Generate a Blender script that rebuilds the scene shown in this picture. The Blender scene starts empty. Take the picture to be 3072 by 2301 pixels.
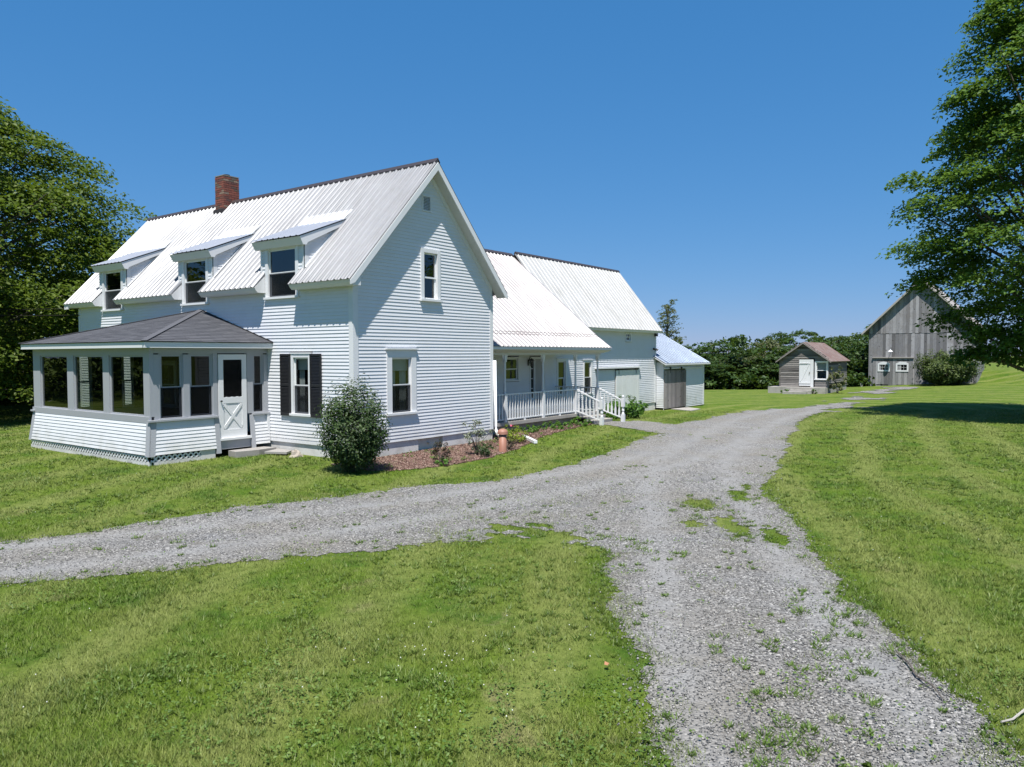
import bpy, math, random
import numpy as np
random.seed(7)
RNG = np.random.default_rng(11)
S = bpy.context.scene
COL = S.collection

# ------------------------------------------------------------------ camera
CAM = np.array([-11.893, -13.293, 2.610])
YAW, PITCH, ROLL = 0.6343, -0.03835, -0.00241
cam_d = bpy.data.cameras.new('camera'); cam = bpy.data.objects.new('camera', cam_d); COL.objects.link(cam)
cam_d.sensor_width = 36.0; cam_d.lens = 36.0 * 2266.9 / 3072.0
cam_d.clip_start = 0.1; cam_d.clip_end = 6000
from mathutils import Matrix, Vector
_f = Vector((math.cos(YAW)*math.cos(PITCH), math.sin(YAW)*math.cos(PITCH), math.sin(PITCH)))
_r = Vector((math.sin(YAW), -math.cos(YAW), 0)); _u = _r.cross(_f)
_r2 = math.cos(ROLL)*_r + math.sin(ROLL)*_u; _u2 = -math.sin(ROLL)*_r + math.cos(ROLL)*_u
cam.matrix_world = Matrix(((_r2.x, _u2.x, -_f.x, CAM[0]), (_r2.y, _u2.y, -_f.y, CAM[1]), (_r2.z, _u2.z, -_f.z, CAM[2]), (0, 0, 0, 1)))
S.camera = cam
# ------------------------------------------------------------------ light
SUN = Vector((-0.365, -0.25, 1.0)).normalized()       # towards the sun
elev = math.asin(SUN.z); azim = math.atan2(SUN.x, SUN.y)
w = bpy.data.worlds.new('World'); S.world = w; w.use_nodes = True
nt = w.node_tree; bg = nt.nodes['Background']
sky = nt.nodes.new('ShaderNodeTexSky'); sky.sky_type = 'NISHITA'; sky.sun_disc = False
sky.sun_elevation = elev; sky.sun_rotation = azim; sky.altitude = 300
sky.air_density = 1.0; sky.dust_density = 0.0; sky.ozone_density = 6.0
# one uniform colour grade of the whole sky towards the photo's saturated blue
_sp = nt.nodes.new('ShaderNodeSeparateColor'); _cb = nt.nodes.new('ShaderNodeCombineColor'); nt.links.new(sky.outputs[0], _sp.inputs[0])
for _i, (_g, _k) in enumerate(((0.915, 0.40), (0.505, 0.452), (0.40, 0.687))):
    _p = nt.nodes.new('ShaderNodeMath'); _p.operation = 'POWER'; _p.inputs[1].default_value = _g; nt.links.new(_sp.outputs[_i], _p.inputs[0])
    _m = nt.nodes.new('ShaderNodeMath'); _m.operation = 'MULTIPLY'; _m.inputs[1].default_value = _k*10.0**(1-_g); nt.links.new(_p.outputs[0], _m.inputs[0]); nt.links.new(_m.outputs[0], _cb.inputs[_i])
nt.links.new(_cb.outputs[0], bg.inputs[0]); bg.inputs[1].default_value = 0.077
sd = bpy.data.lights.new('sun', 'SUN'); sd.energy = 5.0; sd.angle = math.radians(0.53); sd.color = (1.0, 0.965, 0.91)
so = bpy.data.objects.new('sun', sd); COL.objects.link(so)
so.rotation_euler = SUN.to_track_quat('Z', 'Y').to_euler(); so.location = (0, 0, 40)
S.view_settings.view_transform = 'Standard'; S.view_settings.look = 'None'
S.view_settings.gamma = 1.0; S.view_settings.exposure = 0.65
S.view_settings.use_curve_mapping = False

# ------------------------------------------------------------------ materials
def mat(name): 
    m = bpy.data.materials.new(name); m.use_nodes = True
    return m, m.node_tree.nodes, m.node_tree.links, m.node_tree.nodes['Principled BSDF']
def coords(n, l, scale=(1, 1, 1)):
    tc = n.new('ShaderNodeTexCoord'); mp = n.new('ShaderNodeMapping'); mp.inputs['Scale'].default_value = scale
    g = n.new('ShaderNodeNewGeometry'); l.new(g.outputs['Position'], mp.inputs['Vector']); return mp.outputs[0]
def noise(n, l, vec, scale, detail=4, rough=0.55, dist=0.0):
    t = n.new('ShaderNodeTexNoise'); t.inputs['Scale'].default_value = scale; t.inputs['Detail'].default_value = detail
    t.inputs['Roughness'].default_value = rough; t.inputs['Distortion'].default_value = dist
    l.new(vec, t.inputs['Vector']); return t.outputs['Fac']
def ramp(n, l, fac, stops):
    r = n.new('ShaderNodeValToRGB'); el = r.color_ramp.elements
    while len(el) < len(stops): el.new(0.5)
    for e, (p, c) in zip(el, stops):
        e.position = p; e.color = (c, c, c, 1) if isinstance(c, (int, float)) else (*c, 1)
    l.new(fac, r.inputs[0]); return r.outputs[0]
def mixc(n, l, fac, a, b, mode='MIX'):
    m = n.new('ShaderNodeMix'); m.data_type = 'RGBA'; m.blend_type = mode
    if isinstance(fac, (int, float)): m.inputs[0].default_value = fac
    else: l.new(fac, m.inputs[0])
    for s, v in ((m.inputs[6], a), (m.inputs[7], b)):
        if isinstance(v, tuple): s.default_value = (*v, 1)
        else: l.new(v, s)
    return m.outputs[2]
def bump(n, l, p, h, strength, dist=0.02):
    b = n.new('ShaderNodeBump'); b.inputs['Strength'].default_value = strength; b.inputs['Distance'].default_value = dist
    l.new(h, b.inputs['Height']); l.new(b.outputs[0], p.inputs['Normal'])
def paint(name, col, dirt=(0.45, 0.43, 0.38), amount=0.25, rough=0.5, peel=0.0, island=0.0):
    m, n, l, p = mat(name); v = coords(n, l)
    f = noise(n, l, v, 2.2, 6, 0.65); f2 = noise(n, l, coords(n, l, (1, 1, 6)), 9, 5, 0.7)
    c = mixc(n, l, ramp(n, l, f, [(0.45, 0.0), (0.8, amount)]), col, dirt)
    c = mixc(n, l, ramp(n, l, f2, [(0.5, 0.0), (0.78, amount*0.7)]), c, dirt)
    if name == 'white_clapboard_paint':
        sz_ = n.new('ShaderNodeSeparateXYZ'); l.new(v, sz_.inputs[0]); mz = n.new('ShaderNodeMath'); mz.operation = 'MULTIPLY'
        l.new(ramp(n, l, sz_.outputs[2], [(0.35, 0.55), (0.95, 0.0)]), mz.inputs[0]); l.new(ramp(n, l, f, [(0.35, 0.2), (0.7, 1.0)]), mz.inputs[1])
        c = mixc(n, l, mz.outputs[0], c, (0.34, 0.33, 0.26))
    if peel:
        f3 = noise(n, l, coords(n, l, (1, 1, 3)), 16, 5, 0.7)
        c = mixc(n, l, ramp(n, l, f3, [(0.66, 0.0), (0.69, peel)]), c, (0.3, 0.28, 0.26))
    if island:
        g = n.new('ShaderNodeObjectInfo')
        c = mixc(n, l, ramp(n, l, g.outputs['Random'], [(0, 0.0), (1, island)]), c, tuple(x*0.72 for x in col))
    l.new(c, p.inputs['Base Color']); p.inputs['Roughness'].default_value = rough
    bump(n, l, p, f2, 0.15, 0.004); return m
WHITE = paint('white_clapboard_paint', (0.66, 0.67, 0.70), amount=0.16, peel=0.12, island=0.12, rough=0.55)
TRIM = paint('white_trim_paint', (0.67, 0.675, 0.685), amount=0.12, rough=0.45)
GREY = paint('grey_blue_porch_paint', (0.33, 0.34, 0.365), dirt=(0.30, 0.30, 0.30), amount=0.3, rough=0.6, peel=0.15)
SOFFIT = paint('soffit_paint', (0.55, 0.55, 0.54), amount=0.2)
STEPG = paint('grey_step_paint', (0.19, 0.19, 0.20), dirt=(0.3, 0.28, 0.25), amount=0.5)
BLACK = paint('black_shutter_paint', (0.012, 0.012, 0.014), dirt=(0.03, 0.03, 0.03), amount=0.3, rough=0.5)
METALB = paint('black_metal', (0.015, 0.014, 0.013), dirt=(0.05, 0.03, 0.02), amount=0.3, rough=0.4)
CONC = paint('weathered_concrete', (0.36, 0.34, 0.31), dirt=(0.15, 0.14, 0.12), amount=0.8, rough=0.85, peel=0.3)
FOUND = paint('whitewashed_foundation', (0.60, 0.59, 0.575), dirt=(0.32, 0.30, 0.27), amount=0.7, rough=0.85, peel=0.5)
OLDWOOD = paint('bleached_wood_beam', (0.36, 0.335, 0.30), dirt=(0.2, 0.18, 0.16), amount=0.6, rough=0.8)
TERRA = paint('terracotta_metal', (0.30, 0.135, 0.09), dirt=(0.36, 0.22, 0.17), amount=0.4, rough=0.55)
DOORW = paint('worn_white_door', (0.68, 0.69, 0.68), dirt=(0.45, 0.44, 0.40), amount=0.35, rough=0.6, peel=0.35)
CURT = paint('pale_curtain', (0.55, 0.57, 0.55), amount=0.1, rough=0.9)
MUNTIN = paint('window_sash_paint', (0.72, 0.73, 0.735), amount=0.1, rough=0.4)
FLAG = paint('flagstone', (0.30, 0.285, 0.27), dirt=(0.18, 0.16, 0.14), amount=0.7, rough=0.8)
def simple(name, col, rough=0.6, metal=0.0, spec=0.5):
    m, n, l, p = mat(name); v = coords(n, l)
    c = mixc(n, l, ramp(n, l, noise(n, l, v, 14, 4), [(0.3, 0.0), (0.8, 0.35)]), col, tuple(min(1, x*1.5+0.01) for x in col))
    l.new(c, p.inputs['Base Color'])
    p.inputs['Roughness'].default_value = rough; p.inputs['Metallic'].default_value = metal; p.inputs['Specular IOR Level'].default_value = spec
    return m
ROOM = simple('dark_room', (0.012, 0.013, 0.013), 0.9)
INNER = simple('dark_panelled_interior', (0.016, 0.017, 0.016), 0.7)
PIPEW = simple('white_downspout', (0.78, 0.78, 0.78), 0.35)
RIDGE = simple('dark_ridge_metal', (0.075, 0.06, 0.06), 0.5, 0.5)
STUMP = simple('weathered_stump_wood', (0.30, 0.26, 0.22), 0.9)
def metal_roof(name, base, streak, amount, metal, rough, scl=(1, 1, 1), bandscale=5.0, rust=None, rust_amt=0.0):
    m, n, l, p = mat(name)
    v = coords(n, l, scl); f = noise(n, l, v, bandscale, 6, 0.7); v2 = coords(n, l); f2 = noise(n, l, v2, 0.8, 5, 0.6)
    c = mixc(n, l, ramp(n, l, f, [(0.42, 0.0), (0.75, amount)]), base, streak)
    c = mixc(n, l, ramp(n, l, f2, [(0.5, 0.0), (0.8, amount*0.5)]), c, streak)
    if rust:
        f3 = noise(n, l, v, bandscale*1.7, 7, 0.75, 0.4)
        c = mixc(n, l, ramp(n, l, f3, [(0.5-0.2*rust_amt, 0.0), (0.62, rust_amt)]), c, rust)
    l.new(c, p.inputs['Base Color']); p.inputs['Metallic'].default_value = metal
    l.new(ramp(n, l, f2, [(0.3, rough-0.07), (0.8, rough+0.12)]), p.inputs['Roughness'])
    bump(n, l, p, noise(n, l, v2, 1.6, 3), 0.25, 0.012); return m
ROOFM = metal_roof('pale_ribbed_metal', (0.235, 0.238, 0.25), (0.155, 0.152, 0.155), 0.8, 0.15, 0.42, (0.35, 3, 0.35), 3)
ROOFD = metal_roof('dormer_metal', (0.27, 0.29, 0.335), (0.21, 0.22, 0.24), 0.35, 0.1, 0.4)
ROOFW = metal_roof('pale_wing_metal', (0.315, 0.30, 0.302), (0.255, 0.20, 0.195), 0.55, 0.12, 0.45, (3, 0.35, 0.35), 3)
ROOFB = metal_roof('streaked_barn_metal', (0.50, 0.495, 0.48), (0.24, 0.23, 0.21), 0.75, 0.15, 0.45, (5, 0.25, 0.25), 3)
ROOFS = metal_roof('bluish_galvanised_metal', (0.235, 0.275, 0.34), (0.18, 0.20, 0.24), 0.45, 0.55, 0.36, (4, 0.3, 0.3), 3)
ROOFH = metal_roof('rusty_hut_metal', (0.24, 0.215, 0.20), (0.14, 0.115, 0.10), 0.6, 0.2, 0.55, (4, 0.5, 0.5), 2.5, (0.13, 0.055, 0.042), 0.9)
ROOFG = metal_roof('grey_barn_metal', (0.40, 0.38, 0.37), (0.22, 0.16, 0.13), 0.6, 0.3, 0.5, (1, 1, 1), 1.5)
def weathered(name, a, b, scl, knot=True):
    m, n, l, p = mat(name); oi = n.new('ShaderNodeObjectInfo')
    v = coords(n, l, scl); f = noise(n, l, v, 7, 7, 0.7, 0.5); f2 = noise(n, l, coords(n, l), 1.3, 5, 0.65); 
    c = mixc(n, l, ramp(n, l, f, [(0.3, 0.0), (0.72, 1.0)]), a, b)
    c = mixc(n, l, ramp(n, l, oi.outputs['Random'], [(0.5, 0.0), (1, 0.9)]), c, tuple(x*0.6 for x in b))
    c = mixc(n, l, ramp(n, l, oi.outputs['Random'], [(0.0, 0.75), (0.35, 0.0)]), c, tuple(min(1, x*1.35) for x in a))
    c = mixc(n, l, ramp(n, l, f2, [(0.48, 0.0), (0.72, 0.7)]), c, (0.175, 0.16, 0.152))
    if knot:
        vo = n.new('ShaderNodeTexVoronoi'); vo.inputs['Scale'].default_value = 2.2; l.new(coords(n, l), vo.inputs['Vector'])
        c = mixc(n, l, ramp(n, l, vo.outputs['Distance'], [(0.05, 0.8), (0.13, 0.0)]), c, (0.035, 0.03, 0.028))
    l.new(c, p.inputs['Base Color']); p.inputs['Roughness'].default_value = 0.85
    bump(n, l, p, f, 0.8, 0.02); return m
BARNW = weathered('weathered_barn_board', (0.30, 0.292, 0.30), (0.125, 0.121, 0.126), (6, 6, 0.4))
HUTW = weathered('weathered_hut_clapboard', (0.24, 0.22, 0.205), (0.085, 0.078, 0.075), (1, 0.6, 10), False)
DOORG = weathered('grey_shed_door_wood', (0.26, 0.235, 0.225), (0.12, 0.108, 0.105), (7, 7, 0.5))
m, n, l, p = mat('asphalt_shingle'); SHING = m
oi = n.new('ShaderNodeObjectInfo'); f = noise(n, l, coords(n, l), 60, 3, 0.7)
ge = n.new('ShaderNodeNewGeometry')
c = mixc(n, l, ramp(n, l, f, [(0.35, 0.0), (0.65, 1.0)]), (0.045, 0.047, 0.055), (0.105, 0.105, 0.115))
c = mixc(n, l, ramp(n, l, ge.outputs['Random Per Island'], [(0, 0.0), (1, 0.6)]), c, (0.035, 0.035, 0.042))
c = mixc(n, l, ramp(n, l, oi.outputs['Random'], [(0, 0.0), (1, 0.5)]), c, (0.11, 0.11, 0.12))
l.new(c, p.inputs['Base Color']); p.inputs['Roughness'].default_value = 0.9; bump(n, l, p, f, 0.5, 0.004)
m, n, l, p = mat('brick_red'); BRICK = m
oi = n.new('ShaderNodeObjectInfo'); f = noise(n, l, coords(n, l), 22, 5, 0.7)
c = ramp(n, l, oi.outputs['Random'], [(0, (0.16, 0.045, 0.035)), (0.4, (0.26, 0.075, 0.05)), (0.65, (0.10, 0.04, 0.038)), (0.85, (0.13, 0.10, 0.075)), (1, (0.30, 0.20, 0.15))])
c = mixc(n, l, ramp(n, l, f, [(0.45, 0.0), (0.75, 0.6)]), c, (0.10, 0.065, 0.05)); l.new(c, p.inputs['Base Color']); p.inputs['Roughness'].default_value = 0.85
bump(n, l, p, f, 0.5, 0.006)
MORTAR = simple('old_mortar', (0.21, 0.18, 0.155), 0.95)
def glass(name, tint, rough=0.01, ior=1.5):
    m, n, l, p = mat(name); n.remove(p); out = n['Material Output']
    t = n.new('ShaderNodeBsdfTransparent'); t.inputs[0].default_value = (*tint, 1)
    g = n.new('ShaderNodeBsdfGlossy'); g.inputs['Roughness'].default_value = rough
    lw = n.new('ShaderNodeLayerWeight'); lw.inputs[0].default_value = 0.5
    pw = n.new('ShaderNodeMath'); pw.operation = 'POWER'; pw.inputs[1].default_value = 4.0; l.new(lw.outputs['Facing'], pw.inputs[0])
    r0 = ((ior-1)/(ior+1))**2; fr = n.new('ShaderNodeMath'); fr.operation = 'MULTIPLY_ADD'; fr.inputs[1].default_value = 1-r0; fr.inputs[2].default_value = r0; l.new(pw.outputs[0], fr.inputs[0])
    b = n.new('ShaderNodeBump'); b.inputs['Strength'].default_value = 0.08; b.inputs['Distance'].default_value = 0.01
    l.new(noise(n, l, coords(n, l), 1.2, 2), b.inputs['Height']); l.new(b.outputs[0], g.inputs['Normal'])
    mx = n.new('ShaderNodeMixShader'); l.new(fr.outputs[0], mx.inputs[0]); l.new(t.outputs[0], mx.inputs[1]); l.new(g.outputs[0], mx.inputs[2])
    l.new(mx.outputs[0], out.inputs[0]); return m
GLASS = glass('window_glass', (0.62, 0.66, 0.66), ior=1.9)
PGLASS = glass('porch_glass', (0.52, 0.56, 0.52), ior=1.4)
SCREEN = glass('window_screen', (0.30, 0.31, 0.33), 0.5, 1.25)

def lawn_colour(n, l, dark=1.0):
    v = coords(n, l)
    big = noise(n, l, v, 0.16, 4, 0.6); mid = noise(n, l, v, 0.75, 5, 0.65); fine = noise(n, l, v, 7, 5, 0.7)
    c = mixc(n, l, ramp(n, l, big, [(0.35, 0.0), (0.65, 1.0)]), (0.080, 0.142, 0.011), (0.116, 0.172, 0.018))
    c = mixc(n, l, ramp(n, l, mid, [(0.40, 0.0), (0.64, 0.9)]), c, (0.158, 0.190, 0.042))
    c = mixc(n, l, ramp(n, l, noise(n, l, v, 1.1, 5, 0.68), [(0.50, 0.0), (0.66, 0.85)]), c, (0.038, 0.100, 0.009))
    # mowing bands curving round the drive
    am = n.new('ShaderNodeAttribute'); am.attribute_name = 'mow'
    a = n.new('ShaderNodeMath'); a.operation = 'MULTIPLY_ADD'; a.inputs[1].default_value = 3.3; l.new(am.outputs['Fac'], a.inputs[0])
    q = n.new('ShaderNodeMath'); q.operation = 'MULTIPLY'; q.inputs[1].default_value = 3.2; l.new(noise(n, l, v, 0.22, 3, 0.5), q.inputs[0]); l.new(q.outputs[0], a.inputs[2])
    s_ = n.new('ShaderNodeMath'); s_.operation = 'SINE'; l.new(a.outputs[0], s_.inputs[0])
    band = ramp(n, l, s_.outputs[0], [(0.1, 0.0), (0.95, 0.95)])
    bm = n.new('ShaderNodeMath'); bm.operation = 'MULTIPLY'; l.new(band, bm.inputs[0]); l.new(ramp(n, l, noise(n, l, v, 0.3, 3), [(0.36, 0.6), (0.56, 1.0)]), bm.inputs[1])
    c = mixc(n, l, bm.outputs[0], c, (0.185, 0.215, 0.058))
    # dry scraped spots
    dry = noise(n, l, v, 0.9, 6, 0.72, 0.6)
    c = mixc(n, l, ramp(n, l, dry, [(0.60, 0.0), (0.70, 0.8)]), c, (0.22, 0.19, 0.10))
    c = mixc(n, l, ramp(n, l, fine, [(0.38, 0.5), (0.56, 0.0)]), c, (0.045, 0.085, 0.008))
    return c, v, fine
m, n, l, p = mat('lawn_ground'); LAWN = m
c, v, fine = lawn_colour(n, l)
c = mixc(n, l, 0.12, c, (0.05, 0.07, 0.012)); l.new(c, p.inputs['Base Color']); p.inputs['Roughness'].default_value = 0.95; p.inputs['Specular IOR Level'].default_value = 0.1
bump(n, l, p, noise(n, l, v, 22, 4, 0.8), 0.9, 0.035)
m, n, l, p = mat('grass_blade'); BLADE = m
c, v, fine = lawn_colour(n, l); g = n.new('ShaderNodeNewGeometry')
c = mixc(n, l, ramp(n, l, g.outputs['Random Per Island'], [(0, 0.0), (0.8, 0.3), (1, 0.85)]), c, (0.25, 0.275, 0.08))
l.new(c, p.inputs['Base Color']); p.inputs['Roughness'].default_value = 0.6; p.inputs['Specular IOR Level'].default_value = 0.25
def leafmat(name, cols, trans=0.35):
    m, n, l, p = mat(name); out = n['Material Output']; g = n.new('ShaderNodeNewGeometry')
    k = len(cols)-1; c = ramp(n, l, g.outputs['Random Per Island'], [(i/k, cc) for i, cc in enumerate(cols)])
    c = mixc(n, l, ramp(n, l, noise(n, l, coords(n, l), 0.6, 3), [(0.4, 0.0), (0.65, 0.35)]), c, tuple(x*0.65 for x in cols[0]))
    l.new(c, p.inputs['Base Color']); p.inputs['Roughness'].default_value = 0.5; p.inputs['Specular IOR Level'].default_value = 0.3
    t = n.new('ShaderNodeBsdfTranslucent'); l.new(mixc(n, l, 0.5, c, (0.16, 0.24, 0.02)), t.inputs[0])
    mx = n.new('ShaderNodeMixShader'); mx.inputs[0].default_value = trans
    l.new(p.outputs[0], mx.inputs[1]); l.new(t.outputs[0], mx.inputs[2]); l.new(mx.outputs[0], out.inputs[0]); return m
MAPLE = leafmat('maple_leaf', [(0.065, 0.112, 0.013), (0.105, 0.155, 0.018), (0.155, 0.20, 0.028)], 0.42)
MAPLE2 = leafmat('dark_maple_leaf', [(0.055, 0.125, 0.016), (0.092, 0.180, 0.024), (0.145, 0.25, 0.036)], 0.42)
WOODL = leafmat('woodland_leaf', [(0.025, 0.055, 0.012), (0.042, 0.085, 0.018), (0.065, 0.11, 0.025)], 0.25)
PALEL = leafmat('pale_woodland_leaf', [(0.09, 0.11, 0.05), (0.12, 0.13, 0.06), (0.15, 0.15, 0.08)], 0.25)
BUSHL = leafmat('dark_bush_leaf', [(0.020, 0.042, 0.012), (0.042, 0.078, 0.018), (0.085, 0.13, 0.04)], 0.2)
GREENL = leafmat('fresh_green_leaf', [(0.06, 0.15, 0.016), (0.09, 0.20, 0.024), (0.13, 0.26, 0.035)], 0.3)
YELL = leafmat('yellow_green_leaf', [(0.16, 0.23, 0.012), (0.23, 0.30, 0.02), (0.28, 0.36, 0.03)], 0.3)
PURPL = leafmat('purple_leaf', [(0.03, 0.015, 0.02), (0.06, 0.035, 0.03), (0.08, 0.07, 0.04)], 0.2)
LAWNT = leafmat('lawn_clump_leaf', [(0.062, 0.120, 0.012), (0.10, 0.165, 0.02), (0.20, 0.245, 0.06)], 0.2)
VARIL = leafmat('variegated_leaf', [(0.10, 0.13, 0.07), (0.30, 0.33, 0.24), (0.5, 0.52, 0.42)], 0.2)
GREENS = leafmat('dull_green_leaf', [(0.035, 0.06, 0.015), (0.07, 0.105, 0.022), (0.12, 0.155, 0.04)], 0.2)
OLIVL = leafmat('olive_shrub_leaf', [(0.075, 0.09, 0.03), (0.12, 0.14, 0.045), (0.2, 0.2, 0.09)], 0.25)
WEEDL = leafmat('weed_leaf', [(0.08, 0.15, 0.025), (0.12, 0.20, 0.035), (0.18, 0.25, 0.06)], 0.3)
PINK = simple('pink_petal', (0.55, 0.10, 0.16), 0.6)
CLOV = simple('white_clover', (0.6, 0.6, 0.52), 0.7)
BARK = simple('bark', (0.10, 0.085, 0.07), 0.9)
m, n, l, p = mat('driveway_gravel'); GRAVEL = m
v = coords(n, l)
vo = n.new('ShaderNodeTexVoronoi'); vo.inputs['Scale'].default_value = 42; l.new(v, vo.inputs['Vector'])
vo2 = n.new('ShaderNodeTexVoronoi'); vo2.inputs['Scale'].default_value = 19; l.new(v, vo2.inputs['Vector'])
sc = n.new('ShaderNodeSeparateColor'); l.new(vo.outputs['Color'], sc.inputs[0]); sc2 = n.new('ShaderNodeSeparateColor'); l.new(vo2.outputs['Color'], sc2.inputs[0])
c = ramp(n, l, sc.outputs[0], [(0.0, (0.07, 0.068, 0.065)), (0.5, (0.18, 0.176, 0.168)), (0.85, (0.28, 0.27, 0.258)), (1.0, (0.50, 0.48, 0.45))])
c = mixc(n, l, ramp(n, l, sc2.outputs[1], [(0.5, 0.0), (1, 0.5)]), c, (0.24, 0.233, 0.222))
big = noise(n, l, v, 0.5, 5, 0.6)
c = mixc(n, l, ramp(n, l, big, [(0.4, 0.0), (0.7, 0.6)]), c, (0.205, 0.186, 0.155))
c = mixc(n, l, ramp(n, l, noise(n, l, v, 0.9, 5, 0.6), [(0.5, 0.0), (0.75, 0.5)]), c, (0.165, 0.17, 0.18))
at = n.new('ShaderNodeAttribute'); at.attribute_name = 'track'
tk = n.new('ShaderNodeMath'); tk.operation = 'MULTIPLY'; l.new(at.outputs['Fac'], tk.inputs[0]); l.new(ramp(n, l, noise(n, l, v, 1.3, 4), [(0.35, 0.35), (0.6, 0.95)]), tk.inputs[1])
c = mixc(n, l, tk.outputs[0], c, mixc(n, l, 0.72, c, (0.265, 0.262, 0.255)))
c = mixc(n, l, ramp(n, l, noise(n, l, v, 1.7, 6, 0.7), [(0.55, 0.0), (0.72, 0.55)]), c, (0.13, 0.115, 0.085))
l.new(c, p.inputs['Base Color']); p.inputs['Roughness'].default_value = 0.95; p.inputs['Specular IOR Level'].default_value = 0.15
bump(n, l, p, vo.outputs['Distance'], 0.9, -0.02)
m, n, l, p = mat('gravel_stone'); STONE = m
g = n.new('ShaderNodeNewGeometry')
c = ramp(n, l, g.outputs['Random Per Island'], [(0, (0.10, 0.098, 0.093)), (0.4, (0.20, 0.193, 0.182)), (0.85, (0.29, 0.278, 0.258)), (1, (0.46, 0.44, 0.405))])
l.new(c, p.inputs['Base Color']); p.inputs['Roughness'].default_value = 0.9; p.inputs['Specular IOR Level'].default_value = 0.2
m, n, l, p = mat('bark_mulch'); MULCH = m
v = coords(n, l); f = noise(n, l, v, 30, 5, 0.75, 1.0); f2 = noise(n, l, v, 3, 4)
c = ramp(n, l, f, [(0.3, (0.06, 0.03, 0.022)), (0.5, (0.17, 0.09, 0.07)), (0.7, (0.33, 0.22, 0.18))])
c = mixc(n, l, ramp(n, l, f2, [(0.52, 0.0), (0.7, 0.5)]), c, (0.20, 0.17, 0.10)); l.new(c, p.inputs['Base Color']); p.inputs['Roughness'].default_value = 0.95
bump(n, l, p, f, 1.0, 0.03)
m, n, l, p = mat('mulch_chip'); CHIP = m
g = n.new('ShaderNodeNewGeometry')
l.new(ramp(n, l, g.outputs['Random Per Island'], [(0, (0.075, 0.045, 0.034)), (0.5, (0.20, 0.12, 0.09)), (1, (0.38, 0.29, 0.235))]), p.inputs['Base Color']); p.inputs['Roughness'].default_value = 0.9

# ------------------------------------------------------------------ mesh helpers
OFF = {}
Z0 = np.zeros(3)
def tag(o, label=None, cat=None, group=None, kind=None):
    if label: o['label'] = label
    if cat: o['category'] = cat
    if group: o['group'] = group
    if kind: o['kind'] = kind
    return o
def empty(name, loc, label, cat, group=None):
    o = bpy.data.objects.new(name, None); COL.objects.link(o); o.location = loc; o.empty_display_size = 0.2
    OFF[o.name] = np.array(loc, float); return tag(o, label, cat, group)
def link(name, me, parent=None, loc=None, rot=None):
    o = bpy.data.objects.new(name, me); COL.objects.link(o)
    if parent is not None:
        o.parent = parent; OFF[o.name] = OFF[parent.name]
        if loc is not None: o.location = Vector(loc) - Vector(OFF[parent.name])
    else:
        OFF[o.name] = np.zeros(3)
        if loc is not None: o.location = loc
    if rot is not None: o.rotation_euler = rot
    return o
def np_mesh(name, V, Fc, m=None, smooth=False):
    V = np.ascontiguousarray(V, np.float32); Fc = np.ascontiguousarray(Fc, np.int32); k = Fc.shape[1]
    me = bpy.data.meshes.new(name); me.vertices.add(len(V)); me.vertices.foreach_set('co', V.ravel())
    me.loops.add(Fc.size); me.loops.foreach_set('vertex_index', Fc.ravel())
    me.polygons.add(len(Fc)); me.polygons.foreach_set('loop_start', np.arange(0, Fc.size, k, dtype=np.int32))
    me.polygons.foreach_set('loop_total', np.full(len(Fc), k, np.int32))
    if smooth: me.polygons.foreach_set('use_smooth', np.ones(len(Fc), bool))
    me.update(calc_edges=True)
    if m: me.materials.append(m)
    return me
class Fr:                                   # wall frame: along u, up z, out n
    def __init__(s, o, u, n): s.o = np.array(o, float); s.u = np.array(u, float); s.n = np.array(n, float)
    def P(s, a, z, d=0.0): return s.o + s.u*a + s.n*d + np.array([0, 0, z])
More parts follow.
